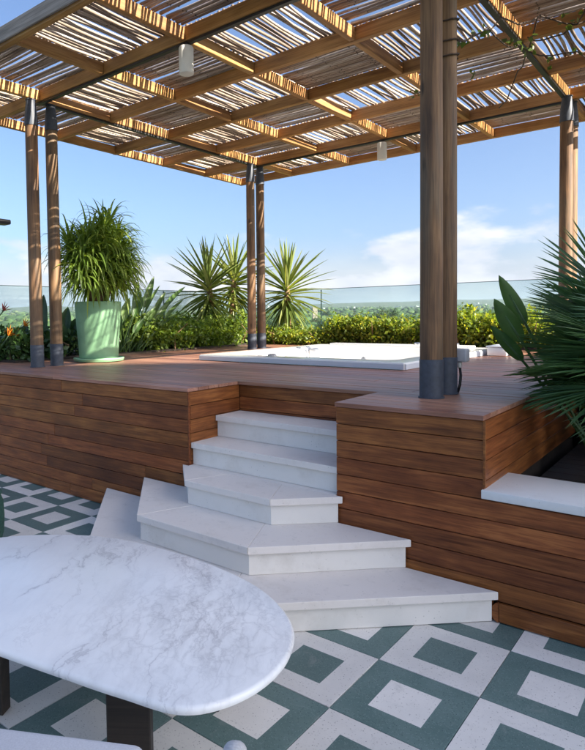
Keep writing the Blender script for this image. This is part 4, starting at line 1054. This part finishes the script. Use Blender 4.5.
def table_top():
    pts = catmull([(x - TC.x, y - TC.y) for x, y in outline], 8)
    c = np.mean(np.array(pts), 0); v, f = [], []; n = len(pts)
    prof = [(-.035, TH_ - .036), (-.014, TH_ - .033), (-.003, TH_ - .025), (0, TH_ - .016), (-.002, TH_ - .008), (-.007, TH_ - .002), (-.014, TH_)]
    P_ = np.array(pts); nx = np.roll(P_, -1, 0) - np.roll(P_, 1, 0); nx = np.stack([nx[:, 1], -nx[:, 0]], 1); nx /= np.linalg.norm(nx, axis=1, keepdims=True)
    if np.sum(nx * (P_ - c)) < 0: nx = -nx
    for e, z in prof:
        for k in range(n): q = P_[k] + nx[k] * e; v.append((q[0], q[1], z))
    for i in range(len(prof) - 1):
        for k in range(n): k2 = (k + 1) % n; f.append((i * n + k, i * n + k2, (i + 1) * n + k2, (i + 1) * n + k))
    f.append(tuple((len(prof) - 1) * n + k for k in range(n))); f.append(tuple(reversed(range(n))))
    me = mesh_of('table_top', v, f, M['marble']); bm = bmesh.new(); bm.from_mesh(me); bmesh.ops.recalc_face_normals(bm, faces=bm.faces[:]); bm.to_mesh(me); bm.free()
    return auto_smooth(me, 35)
link('table_top', table_top(), table)
LEG = box_mesh('leg', 0.145, 0.06, TH_ - .037, M['dark_wood'], 0.004)
for (x, y, r) in ((-1.52, 1.30, .66), (-2.27, 1.215, .5), (-1.62, 1.80, -.6), (-2.42, 1.72, .5)):
    link('leg', LEG, table, (x - TC.x, y - TC.y, (TH_ - .037) / 2), (0, 0, r))

chair = empty('lounge_chair', (-1.22, 0.62, 0), 0); tag(chair, 'white lounge chair with rounded tube arms facing the marble table', 'chair')
fx = Vector((-.49, .872, 0)).normalized(); sx_ = Vector((.872, .49, 0)).normalized()
rzc = math.atan2(sx_.y, sx_.x)
fr_mid = Vector((-1.45, .930, 0)) - Vector(chair.location)
def ch(name, me, along, depth, z): return link(name, me, chair, fr_mid + sx_ * along - fx * depth + Zv * z, (0, 0, rzc))
ch('seat_cushion', box_mesh('seat_cushion', 0.62, 0.62, 0.13, M['white_fabric'], 0.035, 4), -.02, .275, .345)
ch('backrest', box_mesh('backrest', 0.60, 0.11, 0.42, M['white_fabric'], 0.04, 4), -.02, .60, .60)
for s in (-1, 1):
    v, f = [], []; A = fr_mid + (sx_ * .545 - fx * .015 if s > 0 else sx_ * -.43 + fx * .02)
    arc = [A + Zv * 0, A + Zv * .40, A + Zv * .455 - fx * .01, A + Zv * .482 - fx * .05, A + Zv * .487 - fx * .12, A + Zv * .487 - fx * .55, A + Zv * .47 - fx * .62, A + Zv * .42 - fx * .66, A - fx * .66]
    tube(v, f, arc, .027, 14); link('arm', mesh_of('arm', v, f, M['tube'], True), chair)
    v, f = [], []; tube(v, f, [A + Zv * .26, A + Zv * .26 - fx * .66], .015, 10); link('side_rail', mesh_of('side_rail', v, f, M['tube'], True), chair)
v, f = [], []
for dpt in (.1, .56): tube(v, f, [fr_mid + sx_ * .43 + Zv * .26 - fx * dpt, fr_mid - sx_ * .43 + Zv * .26 - fx * dpt], .014, 8)
link('seat_frame', mesh_of('seat_frame', v, f, M['tube'], True), chair)

pf = empty('pouf', (-3.99, 1.93, 0)); tag(pf, 'dark green velvet pouf at the left edge beyond the marble table', 'pouf')
link('cushion', lathe_mesh('cushion', [(0.0, .02), (.24, .02), (.285, .05), (.305, .12), (.31, .22), (.305, .32), (.28, .385), (.22, .405), (0, .41)], M['velvet'], 40), pf)
link('piping', lathe_mesh('piping', [(.287, .372), (.296, .378), (.296, .386), (.285, .39)], M['velvet'], 40), pf)
link('base', lathe_mesh('base', [(.22, 0), (.22, .025)], M['black'], 32), pf)

# garden lamp whose head just enters the frame at the left
gl_ = empty('garden_lamp', (-7.35, 3.72, 1.0)); tag(gl_, 'dark flat lamp head reaching in at the left edge above the railing', 'lamp')
link('pole', lathe_mesh('pole', [(.035, 0), (.03, 1.78)], M['black'], 14), gl_)
bm = bmesh.new(); bmesh.ops.create_cube(bm, size=1)
for q in bm.verts: q.co = Vector((q.co.x * .16, q.co.y * .72 , q.co.z * (.085 if q.co.y < 0 else .06)))
bmesh.ops.bevel(bm, geom=bm.edges[:], offset=.008, segments=2, affect='EDGES')
link('head', bm_mesh('head', bm, M['black']), gl_, (0, .30, 1.82))

# ------------------------------------------------------------------ haze over the plain
def haze():
    o = link('haze', box_mesh('haze', 15000, 15000, 185.0, None) if False else box_mesh('haze', 15000, 15000, 185.0, M['haze']), None, (0, 0, GZ - 1 + 92.5)); tag(o, 'pale haze over the distant plain', 'haze', kind='stuff')
mt = bpy.data.materials.new('pale_haze'); mt.use_nodes = True; t = mt.node_tree; t.nodes.remove(t.nodes['Principled BSDF'])
pv = t.nodes.new('ShaderNodeVolumePrincipled'); pv.inputs['Density'].default_value = 0.00008; pv.inputs['Color'].default_value = (0.86, 0.92, 1.0, 1); pv.inputs['Anisotropy'].default_value = 0.2
t.links.new(pv.outputs[0], t.nodes['Material Output'].inputs['Volume']); M['haze'] = mt
haze()
